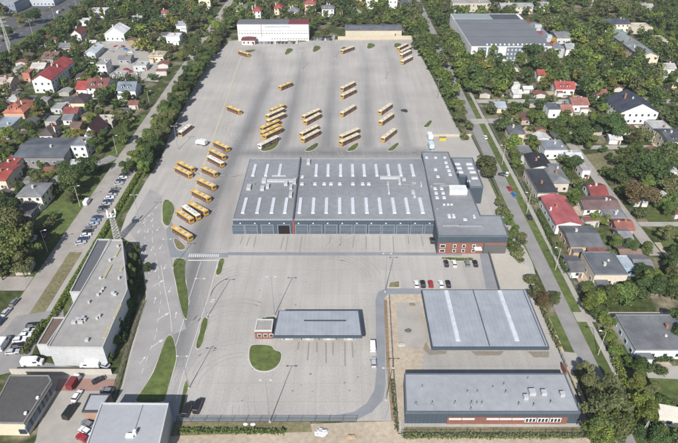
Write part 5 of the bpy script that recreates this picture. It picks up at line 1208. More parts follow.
# ------------------------------------------------------------------ fences, lamps, pylons
def fence(label, pts, h=1.8, sp=2.5, m=M_METAL, world=False, name='fence'):
    q = pts if world else W(pts); c = (sum(p[0] for p in q) / len(q), sum(p[1] for p in q) / len(q), 0)
    root = empty(name, c); tag(root, label, 'fence')
    rails = MB(); posts = MB()
    for a, b_ in zip(q[:-1], q[1:]):
        L_ = math.hypot(b_[0] - a[0], b_[1] - a[1]); n = max(1, int(L_ / sp)); an = math.atan2(b_[1] - a[1], b_[0] - a[0])
        for z in (.15, h * .5, h - .1): rails.box((a[0] + b_[0]) / 2, (a[1] + b_[1]) / 2, z, L_, .04, .05, an)
        k = int(L_ / .3)
        if L_ < 140:
            for i in range(k): t = (i + .5) / k; rails.box(a[0] + (b_[0] - a[0]) * t, a[1] + (b_[1] - a[1]) * t, .1, .025, .025, h - .15, an)
        for i in range(n + 1): t = i / n; posts.box(a[0] + (b_[0] - a[0]) * t, a[1] + (b_[1] - a[1]) * t, 0, .1, .1, h + .05, an)
    rails.build('mesh_panel', m, root, c); posts.build('posts', m, root, c)
MF = cmat('fence_green', (.10, .12, .11))
fence('wire fence along the south edge of the bus yard', [(177, 422), (356, 422)], 1.8, 3.2, MF)
fence('wire fence in front of the long brick-fronted building', [(401, 436), (586, 436)], 1.7, 3.2, MF)
fence('fence beside the ditch from the canopy hall down to the corner', [(389, 298), (393, 370), (398, 434)], 1.5, 3, MF)
fence('dark fence between the warehouse yard and the entry road', [(143, 305), (128, 350), (117, 385), (112, 402)], 2.0, 2.6, M_DARKMETAL)
fence('fence along the gardens beside the east pavement, near part', [(76.3, 74), (76.3, 122)], 1.5, 2.5, cmat('fence_grey', (.25, .25, .24)), True)
fence('fence along the gardens beside the east pavement, far part', [(76.3, 130), (76.3, 292)], 1.5, 2.5, cmat('fence_grey', (.25, .25, .24)), True)
fence('fence on the east edge of the bus yard along the tree belt', [(414, 39), (447, 104), (459, 131)], 1.8, 3, MF)
fence('fence between the canopy hall and the east street', [(532.5, 291), (556.5, 347)], 1.8, 2.6, M_DARKMETAL)
wall_line('concrete wall between the warehouse and the workshop yard', [(12, 374), (112, 374.3)], 2.0, .25, cmat('conc_wall', (.42, .4, .35)))
wall_line('short brick gate wall at the driveway by the east street', [(562, 369), (565, 375)], 2.0, .5, M_BRICK, 'gate_wall')
fence('sliding gate across the driveway at the east street', [(559, 353), (566, 369)], 1.6, 1.5, M_DARKMETAL, name='sliding_gate')
GF = []
rg = random.Random(17)
for side, xa, xb, ys in (('west gardens', -160, -108, range(160, 420, 17)), ('far west gardens', -204, -166, range(170, 400, 21)), ('east gardens', 77, 106, range(136, 292, 14)), ('far east gardens', 116, 160, range(150, 290, 18))):
    for y_ in ys:
        Y = y_ + rg.uniform(-3, 3); x0 = xa + rg.uniform(0, 6); x1 = xb - rg.uniform(0, 8)
        ok = [x for x in np.arange(x0, x1, 2.0) if _free(x, Y, -1.5)]
        if len(ok) < 5: continue
        run = [ok[0]]; best = []
        for x in ok[1:]:
            if x - run[-1] < 2.1: run.append(x)
            else:
                if len(run) > len(best): best = run
                run = [x]
        if len(run) > len(best): best = run
        if len(best) < 5: continue
        GF.append((side, best[0], best[-1], Y))
for i, (side, a, b_, Y) in enumerate(GF):
    n = sum(1 for g in GF[:i] if g[0] == side)
    fence('low garden fence between plots in the %s, %s from the near end' % (side, CARD[n]), [(a, Y), (b_, Y)], rg.uniform(1.2, 1.7), 2.4, cmat('garden_fence', rg.choice([(.3, .3, .28), (.22, .15, .09), (.45, .45, .43), (.12, .15, .12)])), True, name='garden_fence')
# lamp posts
def lamp_proto():
    r = empty('street_lamp', (0, 0, 0)); mb = MB(); mb.tube((0, 0, 0), (0, 0, 12), .12, .07, 8); mb.build('pole', M_METAL, r)
    mb = MB(); mb.tube((-1.1, 0, 12), (1.1, 0, 12), .05); mb.build('arm', M_METAL, r)
    for s in (-1, 1): mb = MB(); mb.box(s * 1.2, 0, 11.95, .6, .3, .12); mb.build('lamp_head', cmat('lamp_grey', (.5, .5, .5)), r)
    mb = MB(); mb.box(0, 0, 0, .5, .5, .3); mb.build('base', M_KERB, r)
    return r
LP = lamp_proto(); register(LP)
LPS = [(270, 422, 1.28, 'tall twin-arm lamp post at the south fence of the yard, middle'), (274.5, 316, 1.28, 'tall twin-arm lamp post at the left end of the fuelling canopy'), (189, 388, 1.0, 'twin-arm lamp post on the grass island beside the two dark vans'), (207, 318, 1.28, 'twin-arm lamp post on the small island beside the exit lane'), (385, 292, 1.28, 'tall twin-arm lamp post at the corner of the ring pavement near sandy plot'),
    (386, 400, 1.0, 'twin-arm lamp post at the curved south-east corner of the yard'), (335, 58, 1.0, 'twin-arm lamp post far in the yard, left of the third grass triangle'), (302, 70, 1.0, 'twin-arm lamp post in the far yard beside the second lane'), (385, 80, 1.0, 'twin-arm lamp post in the far yard, right of centre'), (437, 100, 1.0, 'twin-arm lamp post at the yard right edge beside the tree belt'), (140, 222, 1.0, 'twin-arm lamp post beside the entry road near the lattice mast'), (178, 150, 1.0, 'twin-arm lamp post at the yard left edge by the tree belt'), (173, 268, 1.0, 'twin-arm lamp post on the long grass island')]
for i, (px, py, s, l) in enumerate(LPS):
    o = LP if i == 0 else copy_tree(LP); X, Y = P(px, py); o.location = (X, Y, 0); o.scale = (1, 1, s); tag(o, l, 'lamp post', 'twin-arm lamp posts in the bus yard')
def single_lamp():
    r = empty('road_lamp', (0, 0, 0)); mb = MB(); mb.tube((0, 0, 0), (0, 0, 9), .12, .07, 8); mb.build('pole', mat('lamp_concrete', (.45, .44, .42)), r)
    mb = MB(); mb.tube((0, 0, 9), (1.4, 0, 9.4), .05); mb.build('arm', M_METAL, r); mb = MB(); mb.box(1.7, 0, 9.35, .8, .3, .14); mb.build('lamp_head', M_WHITE, r); return r
SL = single_lamp(); register(SL)
sl = [(-228, 392, 'road lamp on the expressway verge, nearest one'), (-228, 430, 'road lamp on the expressway verge, second'), (-228, 470, 'road lamp on the expressway verge, third'), (-228, 515, 'road lamp on the expressway verge, farthest'), (72.6, 150, 'street lamp on the east street verge beside the canopy hall'), (72.6, 185, 'street lamp on the east street verge opposite the pale apron'), (72.6, 225, 'street lamp on the east street verge near the blue car'), (72.6, 112, 'street lamp on the east street verge near the side street'), (-102, 190, 'street lamp on the west street beside the white van'), (-102, 235, 'street lamp on the west street by the dark round tree'), (-102, 160, 'street lamp on the west street near the big dark trees'), (-102, 290, 'street lamp on the far west street')]
for i, (X, Y, l) in enumerate(sl):
    o = SL if i == 0 else copy_tree(SL); o.location = (X, Y, 0); tag(o, l, 'street lamp', 'single-arm street lamps'); o.rotation_euler.z = PI if X > 0 or X < -200 else 0
def pylon(px, py, h, label, s0=2.2, s1=.5, m=None, arms=True):
    X, Y = P(px, py); r = empty('lattice_pylon', (X, Y, 0), .3); tag(r, label, 'pylon'); mb = MB(); m = m or cmat('pylon_grey', (.5, .5, .48))
    n = 9
    cor = lambda t: [((s0 + (s1 - s0) * t) * a, (s0 + (s1 - s0) * t) * b_, h * t) for a, b_ in ((-.5, -.5), (.5, -.5), (.5, .5), (-.5, .5))]
    for i in range(n):
        a, b_ = cor(i / n), cor((i + 1) / n)
        for k in range(4):
            mb.tube(a[k], b_[k], .1, .1, 5); mb.tube(a[k], b_[(k + 1) % 4], .06, .06, 4); mb.tube(a[(k + 1) % 4], b_[k], .06, .06, 4); mb.tube(b_[k], b_[(k + 1) % 4], .05, .05, 4)
    mb.build('lattice_tower', m, r)
    if arms:
        for t, L_ in ((.72, 4), (.82, 3.2), (.92, 2.6)):
            for s in (-1, 1):
                a = MB(); a.tube((0, -.3, h * t), (s * L_, 0, h * t + .3), .09, .05, 5); a.tube((0, .3, h * t), (s * L_, 0, h * t + .3), .09, .05, 5); a.tube((0, 0, h * t + .9), (s * L_, 0, h * t + .3), .06, .04, 5); a.build('cross_arm', m, r)
pylon(11.5, 53.5, 25, 'tall lattice power pylon beside the expressway, top left')
pylon(118, 240, 10.5, 'lattice mast with white equipment on top beside the wedge warehouse', 2.4, 1.4, cmat('mast_white', (.42, .42, .41)), False)
X, Y = P(118, 240); r = empty('mast_platform', (X, Y, 10.4), .3); tag(r, 'white antenna platform on top of the lattice mast by the warehouse', 'antenna')
mb = MB(); mb.box(0, 0, 0, 2.8, 2.4, .25); mb.build('deck', cmat('deck', (.5, .5, .5)), r)
for a, b_ in ((-1.3, 1.1), (1.3, 1.1), (0, -1.2), (-1.2, -.8)): mb = MB(); mb.box(a, b_, .25, .5, .3, 1.8); mb.build('antenna_panel', M_WHITE, r)
for px, py, l in ((641, 438, 'pale A-shaped concrete power pole at the end of the east pavement'), (657, 441, 'pale A-shaped concrete power pole among garden trees at bottom right')):
    X, Y = P(px, py); r = empty('power_pole', (X, Y, 0)); tag(r, l, 'power pole', 'A-shaped power poles')
    mb = MB(); mb.tube((-.7, 0, 0), (0, 0, 6.5), .16, .1, 8); mb.tube((.7, 0, 0), (0, 0, 6.5), .16, .1, 8); mb.tube((-.35, 0, 3.25), (.35, 0, 3.25), .08); mb.build('pole', cmat('pole_conc', (.36, .36, .34)), r)
    mb = MB(); mb.tube((0, -1, 6.2), (0, 1, 6.2), .06); mb.build('cross_arm', M_METAL, r)

# ------------------------------------------------------------------ vehicles
def loft(mb, secs):
    """secs: (y, [(x,z)...]) closed cross sections with equal counts"""
    n0 = len(mb.v); k = len(secs[0][1])
    for y_, pr in secs: mb.v += [(x_, y_, z_) for x_, z_ in pr]
    for i in range(len(secs) - 1):
        for j in range(k):
            a = n0 + i * k + j; b_ = n0 + i * k + (j + 1) % k; mb.f.append((a, b_, b_ + k, a + k)); mb.m.append(0)
    mb.f.append(tuple(n0 + j for j in range(k))[::-1]); mb.m.append(0); mb.f.append(tuple(n0 + (len(secs) - 1) * k + j for j in range(k))); mb.m.append(0)
def wheels(root, pts, r=.32, wd=.22):
    for x_, y_ in pts:
        mb = MB(); mb.tube((x_ - wd / 2, y_, r), (x_ + wd / 2, y_, r), r, r, 14); w = mb.build('wheel', M_TYRE, root)
        s = 1 if x_ > 0 else -1; mb = MB(); mb.tube((x_ + s * wd / 2, y_, r), (x_ + s * (wd / 2 + .015), y_, r), r * .6, r * .6, 10); mb.build('rim', M_RIM, w)
def car_proto():
    r = empty('parked_car', (0, 0, 0)); mb = MB()
    def sec(hw, z0, z1): return [(-hw * .92, z0), (hw * .92, z0), (hw, z0 + .25), (hw, z1 - .12), (hw * .9, z1), (-hw * .9, z1), (-hw, z1 - .12), (-hw, z0 + .25)]
    loft(mb, [(-2.15, sec(.72, .3, .78)), (-1.95, sec(.86, .22, .92)), (-1.2, sec(.9, .2, .98)), (0, sec(.9, .2, .96)), (.9, sec(.9, .2, .93)), (1.7, sec(.87, .22, .82)), (2.05, sec(.78, .26, .72)), (2.15, sec(.6, .32, .6))])
    mb.build('body', cmat('car_paint', (.6, .6, .6)), r)
    g = MB(); g.box(0, -.45, .94, 1.62, 2.75, .44, top=(.84, .66), shift=(0, -.08)); g.build('windows', M_GLASS, r)
    g = MB(); g.box(0, -.53, 1.383, 1.34, 1.78, .05, top=(.94, .95)); g.build('roof', cmat('car_paint', (.6, .6, .6)), r)
    wheels(r, [(-.82, 1.35), (.82, 1.35), (-.82, -1.35), (.82, -1.35)])
    for s in (-1, 1):
        g = MB(); g.box(s * .6, 2.05, .55, .35, .16, .16); g.build('headlight', M_WHITE, r); g = MB(); g.box(s * .66, -2.12, .62, .3, .1, .16); g.build('tail_light', M_RED, r)
        g = MB(); g.box(s * .98, .55, .88, .2, .12, .13); g.build('mirror', M_DARKMETAL, r)
    return r
def van_proto():
    r = empty('parked_van', (0, 0, 0)); mb = MB()
    def sec(hw, z0, z1, q=.95): return [(-hw, z0), (hw, z0), (hw, z0 + .7), (hw * q, z1 - .1), (hw * q - .12, z1), (-hw * q + .12, z1), (-hw * q, z1 - .1), (-hw, z0 + .7)]
    loft(mb, [(-2.7, sec(.92, .3, 2.1)), (-2.6, sec(.97, .25, 2.2)), (1.0, sec(.97, .25, 2.2)), (1.55, sec(.95, .25, 1.9, .9)), (2.0, sec(.95, .25, 1.3, .93)), (2.6, sec(.9, .3, 1.0, .9)), (2.7, sec(.8, .35, .8, .9))])
    mb.build('body', cmat('car_paint', (.6, .6, .6)), r)
    g = MB(); g.quad((-.78, 1.99, 1.36), (.78, 1.99, 1.36), (.7, 1.5, 1.98), (-.7, 1.5, 1.98)); g.build('windscreen', M_GLASS, r)
    for s in (-1, 1):
        g = MB(); g.box(s * .955, .95, 1.25, .06, 1.0, .5); g.build('side_window', M_GLASS, r); g = MB(); g.box(s * .65, 2.62, .6, .3, .16, .2); g.build('headlight', M_WHITE, r)
        g = MB(); g.box(s * .85, -2.68, .9, .14, .1, .5); g.build('tail_light', M_RED, r)
    wheels(r, [(-.88, 1.75), (.88, 1.75), (-.88, -1.75), (.88, -1.75)], .35)
    return r
CAR = car_proto(); VAN = van_proto(); register(CAR)
PAINT = {'white': (.7, .7, .7), 'silver': (.42, .43, .45), 'grey': (.18, .19, .2), 'black': (.02, .021, .025), 'dark blue': (.03, .05, .12), 'red': (.35, .025, .03), 'blue': (.05, .17, .4), 'dark red': (.2, .03, .04), 'beige': (.42, .38, .3), 'dark green': (.03, .07, .05), 'light blue': (.2, .3, .42)}
def repaint(o, col):
    m = cmat('car_paint', PAINT[col], .3, .03, 1, 0, .5)
    for ch in o.children if False else KIDCOPY(o):
        if ch.name.startswith(('body', 'roof')): ch.material_slots[0].link = 'OBJECT'; ch.material_slots[0].material = m
def KIDCOPY(o): return CH.get(o.name, KIDS.get(o.name, []))
CH = {}
def copy_veh(o):
    c = o.copy(); COL.objects.link(c); CH[c.name] = []
    for ch in KIDS.get(o.name, ()):
        d = ch.copy(); COL.objects.link(d); d.parent = c; CH[c.name].append(d)
        for g in KIDS.get(ch.name, ()): e = g.copy(); COL.objects.link(e); e.parent = d
    return c
USED = {}
def vehicle(proto, X, Y, ang, col, label, cat, group=None, s=1.0, z=.03):
    if not USED.get(proto.name): USED[proto.name] = 1; o = proto; first = True
    else: o = None
    if o is None: o = copy_veh(proto)
    o.location = (X, Y, z)
    if s >= .9: s *= .87
    o.rotation_euler = (0, 0, ang); o.scale = (s, s, s)
    tag(o, label, cat, group)
    if col: repaint(o, col)
    return o
vr = random.Random(3)
cols = ['silver', 'dark blue', 'white', 'black', 'grey', 'silver', 'light blue', 'dark blue', 'white', 'grey', 'black', 'silver', 'dark blue', 'white', 'silver', 'black', 'grey', 'dark green', 'silver', 'dark blue', 'white', 'black', 'silver', 'dark blue']
for i in range(29):
    if i in (8, 17): continue
    vehicle(CAR, -92.2 + vr.uniform(-.2, .2), 165 + i * 2.35, -1.15 + vr.uniform(-.05, .05), cols[i % 24], '%s car in the slanted row along the west street, %s from near end' % (cols[i % 24], CARD[i]), 'car', 'cars parked slantwise along the west street')
def car(px, py, ang, col, label, group=None, proto=None, s=1.0, cat='car'):
    X, Y = P(px, py); return vehicle(proto or CAR, X, Y, ang, col, label, cat, group, s)
car(135.5, 138, .02, 'black', 'black car driving alone along the far west street')
car(87.5, 203, 0, 'white', 'white van parked at the left side of the west street', None, VAN, 1.0, 'van')
for px, py, c, t in ((15, 303, 'grey', 'farthest'), (7, 313, 'silver', 'middle'), (1, 323, 'dark blue', 'nearest')): car(px, py, -.15, c, '%s car at the kerb of the west street junction, %s of three' % (c, t), 'cars at the west junction kerb')
for i, (px, py, c) in enumerate(((33, 326.5, 'black'), (29.5, 332, 'silver'), (26, 336.5, 'white'), (20, 341, 'white'), (18.5, 347, 'black'), (13, 353, 'silver'))): car(px, py, -1.4, c, '%s car in the short parking row beside the hedge, %s from the far end' % (c, CARD[i]), 'cars parked beside the short hedge')
car(4, 345, 0, 'white', 'white van cut by the left edge beside the short parking row', None, VAN, 1.2, 'van')
car(33.5, 364, -1.5, 'white', 'white delivery van in the driveway below the brown-roofed wing', None, VAN, 1.2, 'van')
car(91, 366.5, 1.55, 'white', 'white van parked against the near wall of the wedge warehouse', None, VAN, 1.15, 'van')
car(104, 366, 1.2, 'silver', 'silver car at the near right corner of the wedge warehouse')
car(45, 237, 0.2, 'black', 'dark car standing in tree shade on the west street', None)
car(107, 392, 1.45, 'grey', 'grey car beside the annex in the workshop yard')
car(77.5, 397, -.15, 'white', 'white pickup-like car in the middle of the workshop yard')
car(71, 413, -.2, 'black', 'black van parked in the workshop yard below the white car', None, VAN, 1.0, 'van')
for px, py, c, t in ((88, 425, 'grey', 'farthest'), (86, 432, 'white', 'middle'), (83, 439, 'red', 'nearest')): car(px, py, 1.1, c, '%s car tucked beside the pale flat-roofed building, %s of three' % (c, t), 'cars beside the pale flat-roofed building')
car(99, 381, -.9, 'black', 'black small car on the red paving of the workshop yard', None, None, .8)
for px, py, c, t in ((188, 411, 'black', 'left'), (198.5, 407.5, 'black', 'right')): car(px, py, -.12, c, 'black van parked at the south-west corner of the bus yard, %s one' % t, 'black vans in the yard corner', VAN, .95, 'van')
car(372.5, 347, 0, 'white', 'white van parked right of the fuelling canopy', None, VAN, .95, 'van')
car(373.5, 363.5, 0, 'silver', 'silver-white car parked below the white van right of the canopy')
for px, c, l in ((416.3, 'white', 'leftmost'), (422.7, 'black', 'second from left'), (430.5, 'red', 'middle'), (440.8, 'white', 'second from right'), (448, 'black', 'rightmost')): car(px, 285, 0, c, '%s car in the row of five behind the ribbed canopy hall, %s' % (c, l), 'five cars behind the canopy hall')
for px, c, l in ((446, 'black', 'leftmost'), (454, 'white', 'second from left'), (467, 'grey', 'third from left'), (475, 'black', 'rightmost')): car(px, 264.5, 0, c, '%s car parked at the office bed, %s of four' % (c, l), 'four cars at the office bed')
car(432, 241.5, 0, 'black', 'black car parked at the south-east corner of the workshop hall')
car(509.5, 189.5, .12, 'red', 'red car parked on the east street')
car(514, 195.5, .12, 'blue', 'blue car parked on the east street below the red car')
car(507, 175, -.5, 'white', 'white car at the garden gate on the east street')
car(502, 175.5, 1.2, 'black', 'black car beside the white car on the east street')
car(529, 218, .1, 'black', 'black car on the east pavement by the pink-red roof house')
car(485, 138, .1, 'white', 'white car on the far east street near the walled yard')
car(659, 196, .3, 'white', 'white car on the sandy path right of the bronze tree')
car(404, 111.5, .9, 'black', 'lone black car in the far right of the bus yard')
car(571, 240, .1, 'white', 'white car half hidden between the gardens below the pink-red roof')
for px, py, c, l in ((58, 13, 'white', 'white van on the expressway, upper'), (66.5, 10.5, 'black', 'black car on the expressway, uppermost'), (24, 34, 'white', 'white car on the expressway near the road lamps'), (14, 41, 'black', 'black car on the expressway near the pylon'), (44, 22, 'silver', 'silver car on the expressway between lamps')):
    X, Y = P(px, py); vehicle(VAN if 'van' in l else CAR, -234 if px > 30 else -241, Y, 0, c, l, 'van' if 'van' in l else 'car', 'vehicles on the expressway')
rr = random.Random(8)
YC = ['red', 'white', 'dark red', 'blue', 'silver', 'white', 'black', 'red']
its = []
for i, (px, py) in enumerate(((116, 47), (119, 48), (123, 47), (126, 50), (112, 52), (131, 53), (117, 68), (126, 70), (131, 72), (139, 74))):
    X, Y = P(px, py); c = YC[i % 8]; o = vehicle(CAR, X, Y, rr.uniform(0, 6), c, 'x', 'car', 'cars in the works yard'); o['label'] = '%s car in the works yard, %s from the left' % (c, CARD[sorted([116, 119, 123, 126, 112, 131, 117, 126.01, 131.01, 139]).index([116, 119, 123, 126, 112, 131, 117, 126.01, 131.01, 139][i])])
for i in range(9):
    X, Y = P(312 + i * 2.7, 40.0); c = cols[i + 3]; vehicle(CAR, X, Y, 0, c, '%s car parked right of the long white building, %s from the left' % (c, CARD[i]), 'car', 'cars by the long white building')
for i in range(12):
    X, Y = P(257.5 + i * 3.6, 43.2); c = cols[(i * 5 + 1) % 24]; vehicle(CAR, X, Y, 0, c, '%s car in front of the long white building, %s from the left' % (c, CARD[i]), 'car', 'cars in front of the long white building')
for i in range(10):
    X, Y = P(455 + i * 4.3, 15.5); c = cols[(i * 7 + 2) % 24]; vehicle(CAR, X, Y + 2, 0, c, '%s car in the row behind the big grey school, %s from the left' % (c, CARD[i]), 'car', 'cars behind the school')
# trucks in the small yard
def truck(px, py, ang, label, box, L_=7, sc_=.9):
    X, Y = P(px, py); r = empty('box_truck', (X, Y, .06), ang); r.scale = (sc_, sc_, sc_); tag(r, label, 'truck')
    mb = MB(); mb.box(0, -.9, .9, 2.4, L_ - 2, 2.2); mb.build('cargo_box', cmat('truck_box', box), r)
    mb = MB(); mb.box(0, L_ / 2 - .7, .5, 2.2, 1.8, 1.9, top=(.92, .8), shift=(0, -.15)); c = mb.build('cab', M_WHITE, r)
    mb = MB(); mb.quad((-.95, L_ / 2 + .17, 1.4), (.95, L_ / 2 + .17, 1.4), (.9, L_ / 2 - .03, 2.2), (-.9, L_ / 2 - .03, 2.2)); mb.build('windscreen', M_GLASS, c)
    mb = MB(); mb.box(0, 0, .5, 1.0, L_ - .6, .38); mb.build('chassis', M_DARKMETAL, r)
    wheels(r, [(-1, L_ / 2 - 1), (1, L_ / 2 - 1), (-1, -L_ / 2 + 1.4), (1, -L_ / 2 + 1.4)], .45, .3)
truck(429.5, 138.5, .05, 'white box truck at the corner of the small walled yard', (.65, .66, .68)); truck(430.5, 147.5, .05, 'white and pale blue truck behind the office block', (.45, .55, .65))
truck(202, 145, 1.15, 'white truck standing in the yard left of the west bus row', (.6, .6, .6), 6); truck(74.5, 385, -.12, 'dark red covered truck on the red paving of the workshop yard', (.17, .03, .035), 6.2, .74)
wc_ = P(442, 138.5); t = empty('yellow_skip', (wc_[0], wc_[1] - 1.5, .05)); tag(t, 'yellow skip at the top of the small walled yard', 'skip')
mb = MB(); mb.box(0, 0, 0, 3.0, 1.8, 1.3, top=(1.2, 1.1)); mb.build('bin', cmat('yellow_paint', (.5, .4, .05)), t); mb = MB(); mb.box(0, 0, 1.3, 3.3, 1.7, .05); mb.build('load', M_SOIL, t)

# buses
def bus_proto(L_):
    r = empty('city_bus', (0, 0, 0)); hw = 1.27
    b_ = MB(); b_.box(0, 0, .32, 2 * hw, L_, 2.55); b_.build('body', cmat('bus_yellow', (.47, .29, .06), .35, .05, 1, 0, .5), r, bevel=.12)
    sk = MB()
    for s in (-1, 1): sk.box(s * (hw + .008), 0, .34, .03, L_ - .4, .74)
    sk.build('skirt', cmat('bus_red', (.20, .045, .03), .35, .05, 1, 0, .5), r)
    rf = MB(); rf.box(0, 0, 2.875, 2.44, L_ - .2, .14, top=(.94, .985)); ro = rf.build('roof', cmat('bus_cream', (.62, .53, .39), .5, .06, 1, 0), r)
    for yy, ln in ((L_ * .24, 1.9), (-L_ * .12, 1.2), (-L_ * .36, 1.7)):
        u = MB(); u.box(0, yy, 3.02, 1.5, ln, .28, top=(.88, .9)); u.build('roof_unit', cmat('bus_unit', (.5, .46, .38)), ro)
    for yy in (.06 * L_, -.24 * L_):
        u = MB(); u.box(0, yy, 3.02, .8, .7, .06); u.build('roof_hatch', cmat('hatch', (.2, .2, .21)), ro)
    n = max(4, int((L_ - 1.6) / 1.5)); pw = (L_ - 1.2) / n
    for s in (-1, 1):
        g = MB()
        for i in range(n): g.box(s * (hw + .006), -L_ / 2 + .6 + pw * (i + .5), 1.2, .03, pw * .95, 1.35)
        g.build('side_windows', M_GLASS, r)
    g = MB(); g.box(0, L_ / 2 + .006, 1.1, 2.25, .03, 1.5); g.build('windscreen', M_GLASS, r)
    g = MB(); g.box(0, -L_ / 2 - .006, 1.6, 2.0, .03, .85); g.build('rear_window', M_GLASS, r)
    g = MB(); g.box(0, L_ / 2 + .02, 2.62, 1.7, .05, .22); g.build('destination_board', cmat('board', (.03, .03, .03)), r)
    for yy in (L_ / 2 - .95, 0.2, -L_ / 2 + 2.6):
        g = MB(); g.box(hw + .02, yy, .42, .04, 1.2, 2.15); g.build('door', cmat('bus_door', (.05, .055, .06), .25), r)
    wp = [(-1.12, L_ / 2 - 2.6), (1.12, L_ / 2 - 2.6), (-1.12, -L_ / 2 + 3.3), (1.12, -L_ / 2 + 3.3)]
    if L_ > 14: wp += [(-1.12, -L_ / 2 + 4.7), (1.12, -L_ / 2 + 4.7)]
    wheels(r, wp, .48, .32)
    for s in (-1, 1):
        g = MB(); g.box(s * .95, L_ / 2 + .015, .6, .4, .05, .22); g.build('headlight', M_WHITE, r)
        g = MB(); g.box(s * 1.1, -L_ / 2 - .015, .8, .16, .05, .4); g.build('tail_light', M_RED, r)
        g = MB(); g.box(s * 1.48, L_ / 2 - .1, 1.9, .22, .15, .4); g.build('mirror', M_DARKMETAL, r)
    return r
BP = {10.5: bus_proto(10.5), 12.0: bus_proto(12.0), 15.0: bus_proto(15.0)}
register(None)
M_BW = cmat('bus_white', (.7, .69, .66), .35, .05, 1, 0, .5)
M_BYR = cmat('bus_yellow_roof', (.56, .35, .07), .45, .06, 1, 0)
def bus(pa, pb, roof, label, group, ln=None, white=False):
    A = P(*pa, 1.5); B = P(*pb, 1.5); L_ = math.hypot(B[0] - A[0], B[1] - A[1]); 
    if ln is None: ln = 12.0 if L_ < 13.2 else 15.0
    X, Y = (A[0] + B[0]) / 2, (A[1] + B[1]) / 2; an = math.atan2(B[1] - A[1], B[0] - A[0])
    pr = BP[ln]; o = vehicle(pr, X, Y, an + PI / 2, None, label, 'bus', group, .84, .05)
    for ch in KIDCOPY(o):
        if ch.name.startswith('roof') and roof == 'yellow': ch.material_slots[0].link = 'OBJECT'; ch.material_slots[0].material = M_BYR
        if ch.name.startswith('roof') and roof == 'white': ch.material_slots[0].link = 'OBJECT'; ch.material_slots[0].material = M_BW
        if white and ch.name.startswith('body'): ch.material_slots[0].link = 'OBJECT'; ch.material_slots[0].material = M_BW
G1 = 'buses parked slantwise in the west row'; 
west = [((228.5, 107.5), (240, 112), 'yellow', 'highest, standing apart'), ((214, 142.5), (229, 149.5), 'yellow', 'second from the far end'), ((210, 150.5), (225, 158), 'cream', 'third from the far end'), ((207.8, 157), (224, 165.5), 'white', 'fourth from the far end'), ((203, 168.5), (216, 174.5), 'yellow', 'short one'),
        ((197.8, 180), (215, 188), 'cream', 'sixth from the far end'), ((192.3, 191), (210, 200), 'cream', 'seventh from the far end'), ((189.3, 203.5), (207.6, 213.5), 'cream', 'right one of the cluster of three'), ((182.8, 206.5), (200, 218.3), 'white', 'middle one of the cluster of three'), ((179, 212.3), (191.5, 220.5), 'yellow', 'left one of the cluster of three'), ((172.3, 227), (192.3, 239), 'cream', 'nearest, beside the grass patch')]
for a, b_, rf, l in west: bus(a, b_, rf, 'yellow bus with %s roof in the west row, %s' % (rf, l), G1, 10.5 if 'short' in l or 'left one' in l else 12.0)
bus((178.8, 163), (193.3, 170), 'cream', 'yellow bus with cream roof of the pair near the west belt, upper', 'pair of buses near the west belt', 12.0)
bus((176.3, 168.3), (190.8, 175.5), 'cream', 'yellow bus with cream roof of the pair near the west belt, lower', 'pair of buses near the west belt', 12.0)
bus((180, 134), (190.5, 126), 'white', 'yellow bus with white roof parked alone beside the west tree belt', None, 12.0)
bus((239, 52), (249, 55), 'yellow', 'yellow bus by the first grass patch at the far left of the yard', None, 12.0)
def row(lst, nm, g):
    for i, (a, b_, rf) in enumerate(lst): bus(b_, a, rf, 'yellow bus with %s roof in the %s, %s from the far end' % (rf, nm, CARD[i]) if rf != 'allwhite' else 'white bus with white roof at the near end of the %s' % nm, g, None, rf == 'allwhite')
row([((280, 88), (291, 83.5), 'cream'), ((269.5, 112), (286, 105), 'cream'), ((265, 117.8), (285.5, 108.6), 'cream'), ((266.5, 122.5), (285.5, 114), 'cream'), ((260, 130), (280.5, 120.6), 'yellow'), ((260, 135), (281, 125), 'yellow'), ((262, 138.5), (284, 127.5), 'yellow'), ((257.5, 147.5), (279.5, 136.5), 'allwhite')], 'first slanted column', 'first slanted column of buses')
row([((302, 118.2), (320.5, 109.8), 'cream'), ((303.5, 123.5), (321.5, 113.8), 'cream'), ((299.5, 135.8), (319, 126), 'cream'), ((301, 141), (320.5, 130.6), 'cream')], 'second slanted column', 'second slanted column of buses')
row([((341, 52), (354, 47.3), 'cream'), ((340.5, 90), (355.5, 82.5), 'cream'), ((340.5, 97.5), (356.5, 89.5), 'cream'), ((340.5, 115), (355.5, 106), 'cream'), ((340, 138), (359, 129.5), 'cream'), ((340, 143.5), (359, 134.8), 'cream')], 'third slanted column', 'third slanted column of buses')
row([((397.5, 49.5), (407.5, 44.5), 'cream'), ((400, 53), (411, 47.6), 'cream'), ((400, 56.5), (411.5, 50.8), 'white'), ((401, 63), (412.5, 57), 'white'), ((378, 114), (392.5, 104), 'cream'), ((379, 124), (393.5, 114), 'cream'), ((381, 141), (396.5, 129), 'cream')], 'fourth slanted column', 'fourth slanted column of buses')
for pr in list(BP.values()):
    if not USED.get(pr.name):
        for ch in list(KIDS.get(pr.name, ())): bpy.data.objects.remove(ch)
        bpy.data.objects.remove(pr)
